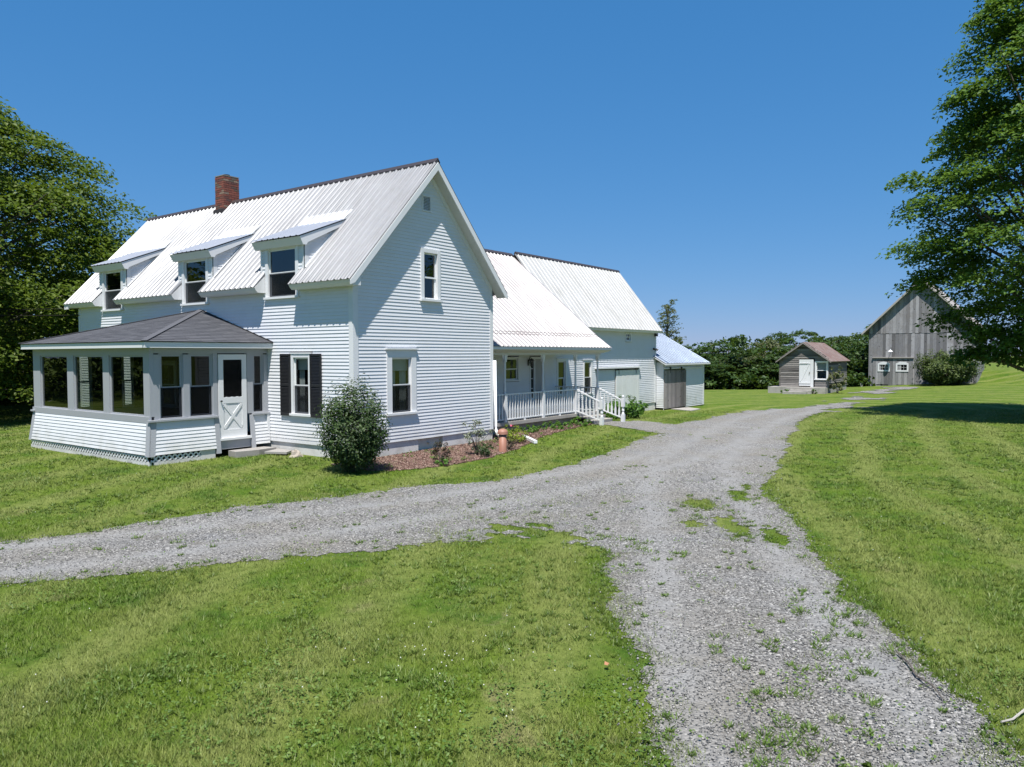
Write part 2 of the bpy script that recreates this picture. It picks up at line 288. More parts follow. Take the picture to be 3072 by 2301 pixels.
class MB:
    def __init__(s): s.v = []; s.f = []
    def add(s, vs, fs):
        b = len(s.v); s.v += [tuple(map(float, x)) for x in vs]; s.f += [tuple(b+i for i in f) for f in fs]; return s
    def hexa(s, q): return s.add(q, [(0, 3, 2, 1), (4, 5, 6, 7), (0, 1, 5, 4), (1, 2, 6, 5), (2, 3, 7, 6), (3, 0, 4, 7)])
    def box(s, x0, x1, y0, y1, z0, z1):
        return s.hexa([(x0, y0, z0), (x1, y0, z0), (x1, y1, z0), (x0, y1, z0), (x0, y0, z1), (x1, y0, z1), (x1, y1, z1), (x0, y1, z1)])
    def fbox(s, F, a0, a1, z0, z1, d0, d1):
        return s.hexa([F.P(a0, z0, d0), F.P(a1, z0, d0), F.P(a1, z0, d1), F.P(a0, z0, d1), F.P(a0, z1, d0), F.P(a1, z1, d0), F.P(a1, z1, d1), F.P(a0, z1, d1)])
    def prism(s, pts, ext):                 # polygon points (3D) extruded by vector
        n = len(pts); e = np.array(ext, float); q = [np.array(p, float) for p in pts]
        return s.add(q+[p+e for p in q], [tuple(range(n))[::-1], tuple(range(n, 2*n))]+[(i, (i+1) % n, (i+1) % n+n, i+n) for i in range(n)])
    def beam(s, p0, p1, w_, h_, up=(0, 0, 1)):
        p0 = np.array(p0, float); p1 = np.array(p1, float); d = p1-p0; d /= np.linalg.norm(d)
        a = np.cross(d, np.array(up, float)); a /= np.linalg.norm(a); b = np.cross(a, d)
        c = [a*w_/2*i+b*h_/2*j for i, j in ((-1, -1), (1, -1), (1, 1), (-1, 1))]
        return s.hexa([p0+x for x in c]+[p1+x for x in c])
    def tube(s, pts, rad, k=8):
        pts = [np.array(p, float) for p in pts]; rad = rad if hasattr(rad, '__len__') else [rad]*len(pts); rings = []
        for i, p in enumerate(pts):
            d = pts[min(i+1, len(pts)-1)]-pts[max(i-1, 0)]; d /= np.linalg.norm(d)+1e-9
            a = np.cross(d, (0, 0, 1) if abs(d[2]) < 0.9 else (1, 0, 0)); a /= np.linalg.norm(a); b = np.cross(d, a)
            rings += [p+rad[i]*(a*math.cos(t*2*math.pi/k)+b*math.sin(t*2*math.pi/k)) for t in range(k)]
        n = len(pts); fs = [(i*k+j, i*k+(j+1) % k, (i+1)*k+(j+1) % k, (i+1)*k+j) for i in range(n-1) for j in range(k)]
        return s.add(rings, fs+[tuple(range(k))[::-1], tuple((n-1)*k+j for j in range(k))])
    def lathe(s, c, prof, k=14):            # prof: (r, z)
        return s.tube([(c[0], c[1], z) for r, z in prof], [r for r, z in prof], k)
    def mesh(s, name, m, off=Z0):
        me = bpy.data.meshes.new(name); me.from_pydata([(x-off[0], y-off[1], z-off[2]) for x, y, z in s.v], [], s.f)
        if m: me.materials.append(m)
        return me
    def build(s, name, m, parent=None, smooth=False):
        off = OFF[parent.name] if parent is not None else Z0
        me = s.mesh(name, m, off)
        if smooth:
            for p_ in me.polygons: p_.use_smooth = True
        return link(name, me, parent)
# noise in numpy
def vnoise(x, y, sd_=0):
    xi = np.floor(x).astype(np.int64); yi = np.floor(y).astype(np.int64); fx = x-xi; fy = y-yi
    fx = fx*fx*(3-2*fx); fy = fy*fy*(3-2*fy)
    def h(a, b):
        q = (a*374761393+b*668265263+sd_*974711) & 0x7fffffff; q = ((q ^ (q >> 13))*1274126177) & 0x7fffffff
        return ((q ^ (q >> 16)) & 0xffff)/65535.0
    return (h(xi, yi)*(1-fx)+h(xi+1, yi)*fx)*(1-fy)+(h(xi, yi+1)*(1-fx)+h(xi+1, yi+1)*fx)*fy
def fbm(x, y, sc_=1.0, o=4, sd_=0, gain=0.5):
    t = 0; a = 1; nrm = 0
    for i in range(o): t = t+a*(vnoise(x*sc_*2**i, y*sc_*2**i, sd_+i)-0.5)*2; nrm += a; a *= gain
    return t/nrm
def sm(t): t = np.clip(t, 0, 1); return t*t*(3-2*t)
CY, SY = math.cos(YAW), math.sin(YAW)
def DR(x, y): return (x-CAM[0])*CY+(y-CAM[1])*SY, (x-CAM[0])*SY-(y-CAM[1])*CY
def XY(D, R): return CAM[0]+D*CY+R*SY, CAM[1]+D*SY-R*CY
def T(x, y):
    x = np.asarray(x, float); y = np.asarray(y, float); D, R = DR(x, y)
    dx = np.maximum(np.maximum(-3.2-x, x-13.5), 0); dy = np.maximum(np.maximum(0.3-y, y-15), 0); d = np.hypot(dx, dy)
    z = 0.145*sm(1-(d-0.3)/4.2)
    z = z-0.10*sm((x-12)/14)-0.17*sm((D-34)/24)
    z = z+1.05*sm((R-18)/36)*sm((D-10)/30)
    z = z+0.75*sm((R-36.8)/3.6)*sm((D-42)/14); D0 = 60+26*sm((R-32)/14); z = z-5.5*sm((D-D0)/34)
    return z+0.018*fbm(x, y, 0.35, 2, 5)
def t1(x, y): return float(T(x, y))
def sdpoly(P, x, y):
    P = np.array(P, float); best = np.full(x.shape, 1e9); ins = np.zeros(x.shape, bool); n_ = len(P)
    for i in range(n_):
        a = P[i]; b = P[(i+1) % n_]; e = b-a; L = e@e+1e-12
        t = np.clip(((x-a[0])*e[0]+(y-a[1])*e[1])/L, 0, 1); best = np.minimum(best, np.hypot(x-a[0]-t*e[0], y-a[1]-t*e[1]))
        c_ = ((a[1] > y) != (b[1] > y)) & (x < (b[0]-a[0])*(y-a[1])/(b[1]-a[1]+1e-12)+a[0]); ins ^= c_
    return np.where(ins, best, -best)
DRIVE = [(-9.8, -0.35), (-8.62, -0.82), (-7.66, -1.2), (-6.62, -1.68), (-5.38, -2.06), (-3.89, -2.39), (-2.05, -2.72), (-0.45, -3.45), (0.62, -3.85), (2.22, -4.0), (5.04, -3.7), (8.36, -3.07), (11.01, -2.73), (14.42, -1.9), (19.55, -1.36), (23.76, -1.13), (25.2, -2.0), (28.5, -3.0), (26.2, -3.9), (19.31, -4.71), (13.66, -6.0), (8.7, -7.28), (5.64, -7.97), (3.62, -8.42), (1.88, -8.99), (0.63, -9.65), (-0.81, -10.33), (-2.33, -11.01), (-3.31, -11.44), (-3.76, -11.8), (-4.38, -12.18), (-5.07, -12.55), (-5.69, -12.85), (-6.16, -13.04), (-6.55, -13.2), (-7.07, -13.39), (-10.5, -15.3), (-12.6, -13.6), (-8.19, -11.86), (-7.48, -11.4), (-7.06, -11.08), (-6.38, -10.6), (-5.72, -10.14), (-4.77, -9.43), (-3.41, -8.42), (-2.54, -7.69), (-2.49, -7.01), (-3.25, -6.46), (-4.38, -6.14), (-5.45, -5.48), (-6.42, -4.89), (-7.31, -4.35), (-8.45, -3.43), (-10.4, -2.3)]
WALK = [(11.3, 0.25), (12.75, 0.15), (13.5, -0.7), (13.2, -2.9), (10.4, -3.3), (11.0, -0.8)]
MULP = [(-0.75, 0.05), (-0.75, -1.2), (-0.35, -1.62), (1.1, -1.98), (2.7, -1.95), (4.4, -1.6), (5.6, -1.1), (7.0, -0.55), (9.2, -0.1), (11.0, 0.15), (11.0, 0.78), (5.3, 0.78), (5.25, 0.02)]
def ell(x, y, cx, cy, ax, ay, ang):
    c_, s_ = math.cos(ang), math.sin(ang); u = ((x-cx)*c_+(y-cy)*s_)/ax; v_ = (-(x-cx)*s_+(y-cy)*c_)/ay
    return 1-np.hypot(u, v_)
def dmask(x, y):
    nz = fbm(x, y, 0.9, 5, 3, 0.6); fz = fbm(x, y, 5.0, 3, 9, 0.6)
    D, R = DR(x, y)
    vf = fbm(x, y, 13.0, 3, 13, 0.7)
    m1 = sdpoly(DRIVE, x, y)+0.30*nz+0.07*fz+0.06*vf
    m2 = sdpoly(WALK, x, y)+0.3*nz+0.10*fz-0.05+0.06*vf
    m_ = np.maximum(m1, m2)
    wt = 0.62-0.42*pdist([(26, -3.2), (33, -3.0), (42, -2.6), (55, -2.4)], x, y)+1.5*fbm(x, y, 0.55, 4, 37)-0.48; m_ = np.where(x > 25, np.maximum(m_, wt), m_)
    j = sm(1-np.hypot(x+2.6, y+6.9)/2.6)                         # ragged junction of grass and gravel
    m_ = m_+j*(fz*0.9+nz*0.9-0.12)
    st = sm(1-np.hypot((x+4.2)/3.2, (y+5.3)/1.2)); m_ = m_+st*(fz*0.5+nz*0.4)
    for a in ((1.75, -8.45, 0.75, 0.22, 0.5), (0.55, -8.15, 0.62, 0.3, 0.6), (-0.75, -9.2, 0.95, 0.27, 0.55), (-1.0, -8.72, 0.33, 0.22, 0.3), (-1.1, -10.0, 0.75, 0.2, 0.42), (2.6, -8.3, 0.5, 0.12, 0.3)):
        e_ = ell(x, y, *a)*0.55+0.22*fz+0.2*nz+0.22*vf; m_ = np.minimum(m_, np.maximum(-e_+0.10, -0.3))
    return m_
def pdist(P, x, y):
    P = np.array(P, float); best = np.full(np.shape(x), 1e9)
    for a, b in zip(P[:-1], P[1:]):
        e_ = b-a; t = np.clip(((x-a[0])*e_[0]+(y-a[1])*e_[1])/(e_@e_), 0, 1); best = np.minimum(best, np.hypot(x-a[0]-t*e_[0], y-a[1]-t*e_[1]))
    return best
LINE1 = [(-10.5, -14.2), (-7.6, -12.4), (-4.4, -10.7), (-1.2, -9.1), (2.0, -7.4), (5.5, -5.9), (9.5, -5.0), (14, -4.1), (19, -3.2), (27, -2.7)]
LINE2 = [(-12, -0.2), (-9, -1.9), (-6, -3.35), (-3, -4.4), (0, -4.95), (4, -5.3), (9, -4.9), (14, -4.1)]
def track(x, y):
    d1 = pdist(LINE1, x, y); d2 = pdist(LINE2, x, y); w_ = 0.08*fbm(x, y, 0.7, 3, 17)
    t = np.maximum(np.exp(-((d1-0.80+w_)/0.27)**2), np.exp(-((d2-0.72+w_)/0.25)**2)); return np.clip(t, 0, 1)
def mow(x, y): return pdist(LINE1, x, y)+0.25*fbm(x, y, 0.25, 2, 91)
def set_attr(me, name, vals): at = me.attributes.new(name, 'FLOAT', 'POINT'); at.data.foreach_set('value', np.ascontiguousarray(vals, np.float32))
def mmask(x, y): return sdpoly(MULP, x, y)+0.12*fbm(x, y, 2.0, 3, 21)

# ------------------------------------------------------------------ setting: ground, driveway, bed
def axis(lo, hi, st, far):
    a = list(np.arange(lo, hi+st/2, st)); k = st
    while a[-1] < far: k *= 1.25; a.append(a[-1]+k)
    k = st
    while a[0] > -far: k *= 1.25; a.insert(0, a[0]-k)
    return np.array(a)
X = axis(-18, 92, 0.5, 2500); Y = axis(-40, 60, 0.5, 2500)
gx, gy = np.meshgrid(X, Y, indexing='ij'); gz = T(gx, gy)
ii = np.arange(gx.size).reshape(gx.shape)
F_ = np.stack([ii[:-1, :-1].ravel(), ii[1:, :-1].ravel(), ii[1:, 1:].ravel(), ii[:-1, 1:].ravel()], 1)
g_ = link('lawn_ground', np_mesh('lawn_ground', np.stack([gx.ravel(), gy.ravel(), gz.ravel()], 1), F_, LAWN, True)); tag(g_, kind='structure'); set_attr(g_.data, 'mow', mow(gx.ravel(), gy.ravel()))
def sheet(name, maskf, regions, lift, m):
    Vs = []; Fs = []; b = 0
    for (x0, x1, y0, y1, st, cond) in regions:
        xs = np.arange(x0, x1, st); ys = np.arange(y0, y1, st); cx_, cy_ = np.meshgrid(xs+st/2, ys+st/2, indexing='ij')
        ok = cond(cx_, cy_); mk = np.zeros(ok.shape, bool); mk[ok] = maskf(cx_[ok], cy_[ok]) > 0
        I, J = np.nonzero(mk)
        if not len(I): continue
        ny = len(ys)+1; key = np.stack([I*ny+J, (I+1)*ny+J, (I+1)*ny+J+1, I*ny+J+1], 1); u_, inv = np.unique(key, return_inverse=True)
        vx = x0+(u_//ny)*st; vy = y0+(u_ % ny)*st
        jx = vx+(vnoise(vx*37.1, vy*41.3, 1)-0.5)*st*0.7; jy = vy+(vnoise(vx*31.7, vy*29.9, 2)-0.5)*st*0.7
        Vs.append(np.stack([jx, jy, T(jx, jy)+lift*(0.35+0.03*np.maximum(0, DR(jx, jy)[0]))], 1)); Fs.append(inv.reshape(-1, 4)+b); b += len(u_)
    V_ = np.concatenate(Vs); me = np_mesh(name, V_, np.concatenate(Fs), m, True)
    at = me.attributes.new('track', 'FLOAT', 'POINT'); at.data.foreach_set('value', track(V_[:, 0], V_[:, 1]).astype(np.float32))
    return tag(link(name, me), kind='structure')
sheet('gravel_driveway', dmask, [(-13, 4, -15.5, 0.5, 0.05, lambda x, y: DR(x, y)[0] < 13),
      (-10, 16, -14, 3, 0.09, lambda x, y: (DR(x, y)[0] >= 12.95) & (DR(x, y)[0] < 24)),
      (4, 28, -9, 3, 0.16, lambda x, y: DR(x, y)[0] >= 23.9), (28, 56, -7, 3, 0.25, lambda x, y: x > 0)], 0.012, GRAVEL)
sheet('mulch_bed', mmask, [(-1.2, 11.5, -2.8, 0.78, 0.08, lambda x, y: (y < -0.02) | (x > 5.3))], 0.014, MULCH)

# ------------------------------------------------------------------ wall building
def cut(lo, hi, holes):
    segs = [(lo, hi)]
    for a, b in holes:
        o_ = []
        for s, e in segs:
            if b <= s or a >= e: o_.append((s, e)); continue
            if a > s: o_.append((s, a))
            if b < e: o_.append((b, e))
        segs = o_
    return [q for q in segs if q[1]-q[0] > 0.015]
REST = {}
def clapboards(parent, F, z0, z1, spans, holes=(), exp=0.084, m=WHITE, lip=0.0195, name='clapboard', wob=0.004, backing=None, tilt=None, join=False):
    """spans(z)->list of (a0,a1); holes (a0,a1,z0,z1)"""
    nrow = max(1, int(round((z1-z0)/exp))); ex = (z1-z0)/nrow; bk = MB()
    for r in range(nrow):
        zb = z0+r*ex; zt = zb+ex; mb = MB()
        hs = [(h[0], h[1]) for h in holes if h[2] < zt-0.02 and h[3] > zb+0.02]
        s0 = spans(zb+0.001); s1 = spans(zt-0.001); s1 = s1 if len(s1) == len(s0) else s0
        ph = random.uniform(0, 6.28)
        for (a0, a1), (c0, c1) in zip(s0, s1):
            runs = []
            for (p_, q_) in cut(a0, a1, hs):
                c_ = p_
                while q_-c_ > 6.4:
                    k_ = c_+random.uniform(3.2, 4.9); runs.append((c_, k_-0.004)); c_ = k_
                runs.append((c_, q_))
            for (p_, q_) in runs:
                small = join or (q_-p_ < 0.5); mb = REST.setdefault(parent.name, (parent, MB(), m, name))[1] if small else MB()
                tp = c0 if p_ == a0 else p_; tq = c1 if q_ == a1 else q_
                if tq-tp < 0.01: tp = tq = (tp+tq)/2
                k = max(1, int((q_-p_)/1.1)); vs = []; ph = ph+random.uniform(-.25, .25)
                for i in range(k+1):
                    t = i/k; a = p_+(q_-p_)*t; at = tp+(tq-tp)*t; dz = wob*math.sin(a*1.7+ph)+wob*0.6*math.sin(a*4.1+ph*2)
                    o0 = tilt(zb) if tilt else 0; o1 = tilt(zt) if tilt else 0
                    vs += [F.P(a, zb+dz, o0), F.P(a, zb+dz, o0+lip), F.P(at, zt+0.012, o1+0.003), F.P(at, zt+0.012, o1)]
                fs = []
                for i in range(k):
                    b = 4*i; fs += [(b, b+4, b+5, b+1), (b+1, b+5, b+6, b+2), (b+2, b+6, b+7, b+3)]
                fs += [(0, 1, 2, 3), (4*k, 4*k+3, 4*k+2, 4*k+1)]; mb.add(vs, fs)
                o0 = tilt(zb) if tilt else 0; o1 = tilt(zt) if tilt else 0
                bk.add([F.P(p_, zb, o0-0.004), F.P(q_, zb, o0-0.004), F.P(tq, zt, o1-0.004), F.P(tp, zt, o1-0.004)], [(0, 1, 2, 3)])
                if not small: mb.build(name, m, parent)
    if backing is not False and bk.v: bk.build('wall', m, parent)
def louver(mb, F, a0, a1, z0, z1, d0, d1, pitch=0.035):
    z = z0
    while z < z1-0.01:
        mb.hexa([F.P(a0, z, d1), F.P(a1, z, d1), F.P(a1, z+0.006, d1), F.P(a0, z+0.006, d1), F.P(a0, z+pitch*0.9, d0), F.P(a1, z+pitch*0.9, d0), F.P(a1, z+pitch*0.9+0.006, d0), F.P(a0, z+pitch*0.9+0.006, d0)]); z += pitch
def window(parent, F, a0, a1, z0, z1, cw=0.09, head=0.1, trim=TRIM, recess=0.03, shade=0.0, curtain=False, screen=False, grid=None, cap=0.0, meet=0.5, label=None, glassm=None, proud=0.03, back=True, sashm=MUNTIN):
    """outer casing a0..a1,z0..z1"""
    glassm = glassm or GLASS
    mb = MB(); i0, i1, j0, j1 = a0+cw, a1-cw, z0+0.045, z1-head
    mb.fbox(F, a0, i0, z0, z1, -0.06, proud); mb.fbox(F, i1, a1, z0, z1, -0.06, proud)
    mb.fbox(F, i0, i1, j1, z1, -0.06, proud-0.002)
    if cap: mb.fbox(F, a0-0.035, a1+0.035, z1, z1+0.035, -0.01, proud+cap)
    w_ = mb.build('window', trim, parent)
    if label: w_['label'] = label
    MB().fbox(F, a0-0.03, a1+0.03, z0-0.01, j0, -0.05, proud+0.045).build('sill', trim, w_)
    zm = j0+(j1-j0)*meet; sw = 0.04
    for (zz0, zz1, dd) in ((j0, zm+0.02, -recess-0.012), (zm-0.02, j1, -recess+0.012)):
        s_ = MB(); 
        s_.fbox(F, i0, i0+sw, zz0, zz1, dd-0.02, dd); s_.fbox(F, i1-sw, i1, zz0, zz1, dd-0.02, dd)
        s_.fbox(F, i0+sw, i1-sw, zz0, zz0+sw, dd-0.02, dd-0.001); s_.fbox(F, i0+sw, i1-sw, zz1-sw, zz1, dd-0.02, dd-0.001)
        if grid:
            for q in range(1, grid[0]):
                aa = i0+sw+(i1-i0-2*sw)*q/grid[0]; s_.fbox(F, aa-0.01, aa+0.01, zz0+sw, zz1-sw, dd-0.018, dd-0.002)
            for q in range(1, grid[1]):
                zz = zz0+sw+(zz1-zz0-2*sw)*q/grid[1]; s_.fbox(F, i0+sw, i1-sw, zz-0.01, zz+0.01, dd-0.0175, dd-0.0025)
        s_.build('sash', sashm, w_)
        MB().add([F.P(i0+sw, zz0+sw, dd-0.01), F.P(i1-sw, zz0+sw, dd-0.01), F.P(i1-sw, zz1-sw, dd-0.01), F.P(i0+sw, zz1-sw, dd-0.01)], [(0, 1, 2, 3)]).build('pane', glassm, w_)
    if screen: MB().add([F.P(i0, j0, -recess+0.018), F.P(i1, j0, -recess+0.018), F.P(i1, zm, -recess+0.018), F.P(i0, zm, -recess+0.018)], [(0, 1, 2, 3)]).build('screen', SCREEN, w_)
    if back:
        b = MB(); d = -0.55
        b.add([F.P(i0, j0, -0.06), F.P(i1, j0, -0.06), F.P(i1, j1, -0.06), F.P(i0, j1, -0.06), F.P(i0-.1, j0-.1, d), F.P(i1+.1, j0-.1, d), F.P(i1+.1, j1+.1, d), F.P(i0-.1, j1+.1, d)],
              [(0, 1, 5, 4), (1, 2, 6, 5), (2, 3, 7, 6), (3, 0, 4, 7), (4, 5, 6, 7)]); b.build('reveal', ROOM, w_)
    if shade: MB().fbox(F, i0+0.01, i1-0.01, j1-(j1-j0)*shade, j1, -0.12, -0.115).build('blind', CURT, w_)
    if curtain:
        for lo, hi in ((i0+0.02, i0+(i1-i0)*0.42), (i0+(i1-i0)*0.66, i1-0.02)):
            c_ = MB(); k = 14; vs = []
            for i in range(k+1):
                a = lo+(hi-lo)*i/k; d = -0.17+0.02*math.sin(i*1.9); vs += [F.P(a*0.96+(lo+hi)/2*0.04, j0, d), F.P(a, j1, d)]
            c_.add(vs, [(2*i, 2*i+2, 2*i+3, 2*i+1) for i in range(k)]); c_.build('curtain', CURT, w_)
    return w_
def ribs(mb, O, along, La, up, Lu, nrm, spacing=0.225, h=0.034, wb=0.085, wt=0.022, phase=0.0):
    O = np.array(O, float); along = np.array(along, float); up = np.array(up, float); nrm = np.array(nrm, float)
    pts = [(0.0, 0.0)]; a = phase-spacing
    while a < La:
        for da, hh in ((-wb/2, 0), (-wt/2, h), (wt/2, h), (wb/2, 0)):
            if 0 < a+da < La: pts.append((a+da, hh))
        m_ = a+spacing/2
        for da in (-0.022, 0.022):
            pass
        if 0 < m_-0.02 and m_+0.02 < La: pts += [(m_-0.018, 0), (m_, h*0.3), (m_+0.018, 0)]
        a += spacing
    pts.append((La, 0.0)); vs = []
    for a, hh in pts: vs += [O+along*a+nrm*hh, O+along*a+nrm*hh+up*Lu]
    mb.add(vs, [(2*i, 2*i+2, 2*i+3, 2*i+1) for i in range(len(pts)-1)])
def slab(mb, O, along, La, up, Lu, nrm, t0, t1_):
    O = np.array(O, float); A = np.array(along, float)*La; U = np.array(up, float)*Lu; N = np.array(nrm, float)
    mb.hexa([O+N*t0, O+A+N*t0, O+A+U+N*t0, O+U+N*t0, O+N*t1_, O+A+N*t1_, O+A+U+N*t1_, O+U+N*t1_])

# ================================================================== FARMHOUSE
W, L, g, e, He, Hr = 5.213, 13.50, 0.292, 0.341, 4.347, 7.533
sl = (Hr-He)/(W/2+e); ln = math.hypot(1, sl)
FL = Fr((0, 0, 0), (0, 1, 0), (-1, 0, 0)); FG = Fr((0, 0, 0), (1, 0, 0), (0, -1, 0))
FB = Fr((0, L, 0), (1, 0, 0), (0, 1, 0)); FE = Fr((W, 0, 0), (0, 1, 0), (1, 0, 0))
H = empty('farmhouse', (W/2, L/2, 0.1), 'white clapboard farmhouse with ribbed metal roof, three dormers and a brick chimney', 'house')
dorm = [2.575, 6.46, 11.15]; hw = 0.655; fw_ = 0.86
wins = [(c-hw, c+hw, 4.03, 5.35) for c in dorm]
low = [(1.44, 2.31, 1.12, 2.64)]; inner = [(4.3, 5.15, 1.1, 2.45), (7.4, 8.3, 1.1, 2.45)]
def span_long(z): 
    if z < 4.32: return [(0.0, L)]
    return [(c-fw_, c+fw_) for c in dorm]
clapboards(H, FL, 0.44, 5.38, span_long, wins+low+[(3.25, 9.17, 0.3, 2.74)])
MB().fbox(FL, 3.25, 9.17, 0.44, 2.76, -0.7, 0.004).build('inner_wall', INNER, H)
for sa_ in (4.02, 7.12):
    clapboards(H, FL, 0.6, 2.6, lambda z, q=sa_: [(q, q+0.27)], backing=False, join=True)
zr0 = He-0.17
def gspan(z):
    x = max(0.0, (z-zr0)/sl-e); return [(x, W-x)] if W-2*x > 0.02 else []
clapboards(H, FG, 0.47, Hr-0.2, gspan, [(2.245, 2.975, 3.99, 5.32), (1.03, 2.05, 1.14, 2.74), (2.325, 2.66, 6.26, 6.67)])
bk = MB()
bk.add([FB.P(0, 0, 0), FB.P(W, 0, 0), FB.P(W, He, 0), FB.P(W/2, Hr-.1, 0), FB.P(0, He, 0)], [(0, 1, 2, 3, 4)]); bk.add([FE.P(0, 0), FE.P(L, 0), FE.P(L, He+.2), FE.P(0, He+.2)], [(0, 1, 2, 3)])
bk.build('wall', WHITE, H)
fo = MB(); fo.fbox(FG, 0.0, 2.16, -0.3, 0.47, -0.3, -0.02); fo.fbox(FG, 3.1, W, -0.3, 0.47, -0.3, -0.02); fo.fbox(FG, 2.16, 3.1, -0.3, 0.12, -0.3, -0.02)
fo.fbox(FL, 0, L, -0.3, 0.44, -0.3, -0.02); fo.build('foundation', FOUND, H)
ha = MB(); ha.fbox(FG, 2.16, 3.1, 0.1, 0.47, -0.16, -0.13); ha.fbox(FG, 2.6, 2.68, 0.3, 0.33, -0.13, -0.05); ha.build('cellar_hatch', FOUND, H)
for a, z0_, z1_ in ((0, 0.44, 4.2), (L-0.12, 0.44, 4.2)):
    MB().fbox(FL, a, a+0.12, z0_, z1_, 0, 0.028).build('corner_board', TRIM, H)
MB().fbox(FG, -0.028, 0.13, 0.47, 4.28, 0, 0.028).build('corner_board', TRIM, H)
MB().fbox(FG, W-0.12, W+0.02, 0.47, 4.28, 0, 0.028).build('corner_board', TRIM, H)
MB().fbox(FL, 0.12, L-0.12, 0.425, 0.5, 0, 0.02).build('base_board', TRIM, H)
# frieze along the rake, rake boards with closed soffit
for s in (0, 1):
    def RX(x): return x if s == 0 else W-x
    fr = MB(); q = []
    for (x, dz) in ((-e+0.02, -0.05), (W/2, -0.05), (W/2, -0.23), (-e+0.1, -0.23-0.0)):
        zz = He+(x+e)*sl+dz; q.append((RX(x), -g, zz))
    fr.prism(q, (0, g-0.001, 0)); fr.build('rake_soffit', SOFFIT, H)
    rb = MB(); q = []
    for (x, dz) in ((-e-0.01, -0.045), (W/2, -0.045), (W/2, -0.24), (-e+0.13, -0.24), (-e+0.0, -0.15)):
        zz = He+(x+e)*sl+dz; q.append((RX(x), -g-0.03, zz))
    rb.prism(q, (0, 0.03, 0)); rb.build('rake_board', TRIM, H)
    fz = MB(); q = []
    for (x, dz) in ((0.02, -0.23), (W/2, -0.23), (W/2, -0.38), (0.02, -0.38)):
        zz = He+(x+e)*sl+dz; q.append((RX(x), -0.028, zz))
    fz.prism(q, (0, 0.026, 0)); fz.build('frieze_board', TRIM, H)
    rb = MB(); q = []
    for (x, dz) in ((-e, -0.045), (W/2, -0.045), (W/2, -0.2), (-e, -0.2)):
        zz = He+(x+e)*sl+dz; q.append((RX(x), L, zz))
    rb.prism(q, (0, g, 0)); rb.build('rake_board', TRIM, H)
# roof sheets
UP = np.array([1, 0, sl])/ln; NR = np.array([-sl, 0, 1])/ln; full = (W/2+e)*ln
gaps = [(c-hw-0.02, c+hw+0.02) for c in dorm]; pieces = cut(-g-0.02, L+g+0.02, gaps)
rf = MB(); y0r = -g-0.02; Lr = L+2*g+0.04; CUTX = 0.8; low_l = (e+CUTX)*ln
ribs(rf, (CUTX, y0r, He+(e+CUTX)*sl), (0, 1, 0), Lr, UP, full-low_l, NR, phase=0.05)
slab(rf, (CUTX+0.01, y0r+0.01, He+(e+CUTX+0.01)*sl), (0, 1, 0), Lr-0.02, UP, full-low_l-0.03, NR, -0.04, -0.008)
for a, b in pieces:
    O = (-e-0.03, a, He-0.03*sl); ph = (0.05-(a-y0r)) % 0.225
    ribs(rf, O, (0, 1, 0), b-a, UP, (e+0.03+CUTX)*ln, NR, phase=ph)
    slab(rf, (-e, a+0.006, He), (0, 1, 0), b-a-0.012, UP, (e+CUTX)*ln, NR, -0.04, -0.008)
UP2 = np.array([-1, 0, sl])/ln; NR2 = np.array([sl, 0, 1])/ln
ribs(rf, (W+e+0.03, y0r, He-0.03*sl), (0, 1, 0), Lr, UP2, full+0.03*ln, NR2, phase=0.05)
slab(rf, (W+e, y0r+0.01, He), (0, 1, 0), Lr-0.02, UP2, full-0.02, NR2, -0.04, -0.008)
rf.build('roof', ROOFM, H)
rc = MB(); 
rc.prism([(W/2-0.08, 0, Hr-0.08*sl+0.06), (W/2, 0, Hr+0.07), (W/2+0.08, 0, Hr-0.08*sl+0.06), (W/2+0.08, 0, Hr-0.08*sl+0.03), (W/2, 0, Hr+0.03), (W/2-0.08, 0, Hr-0.08*sl+0.03)], (0, Lr, 0))
for i in range(len(rc.v)): rc.v[i] = (rc.v[i][0], rc.v[i][1]+y0r, rc.v[i][2])
rc.build('ridge_cap', RIDGE, H)
for a, b in pieces:
    co = MB(); a_ = max(a, -g+0.0); b_ = min(b, L+g)
    co.prism([(-e, a_, He-0.035), (-e+0.035, a_, He-0.10), (-e+0.09, a_, He-0.155), (-0.016, a_, He-0.155), (-0.016, a_, He+e*sl-0.09)], (0, b_-a_, 0)); co.build('eave_cornice', TRIM, H)
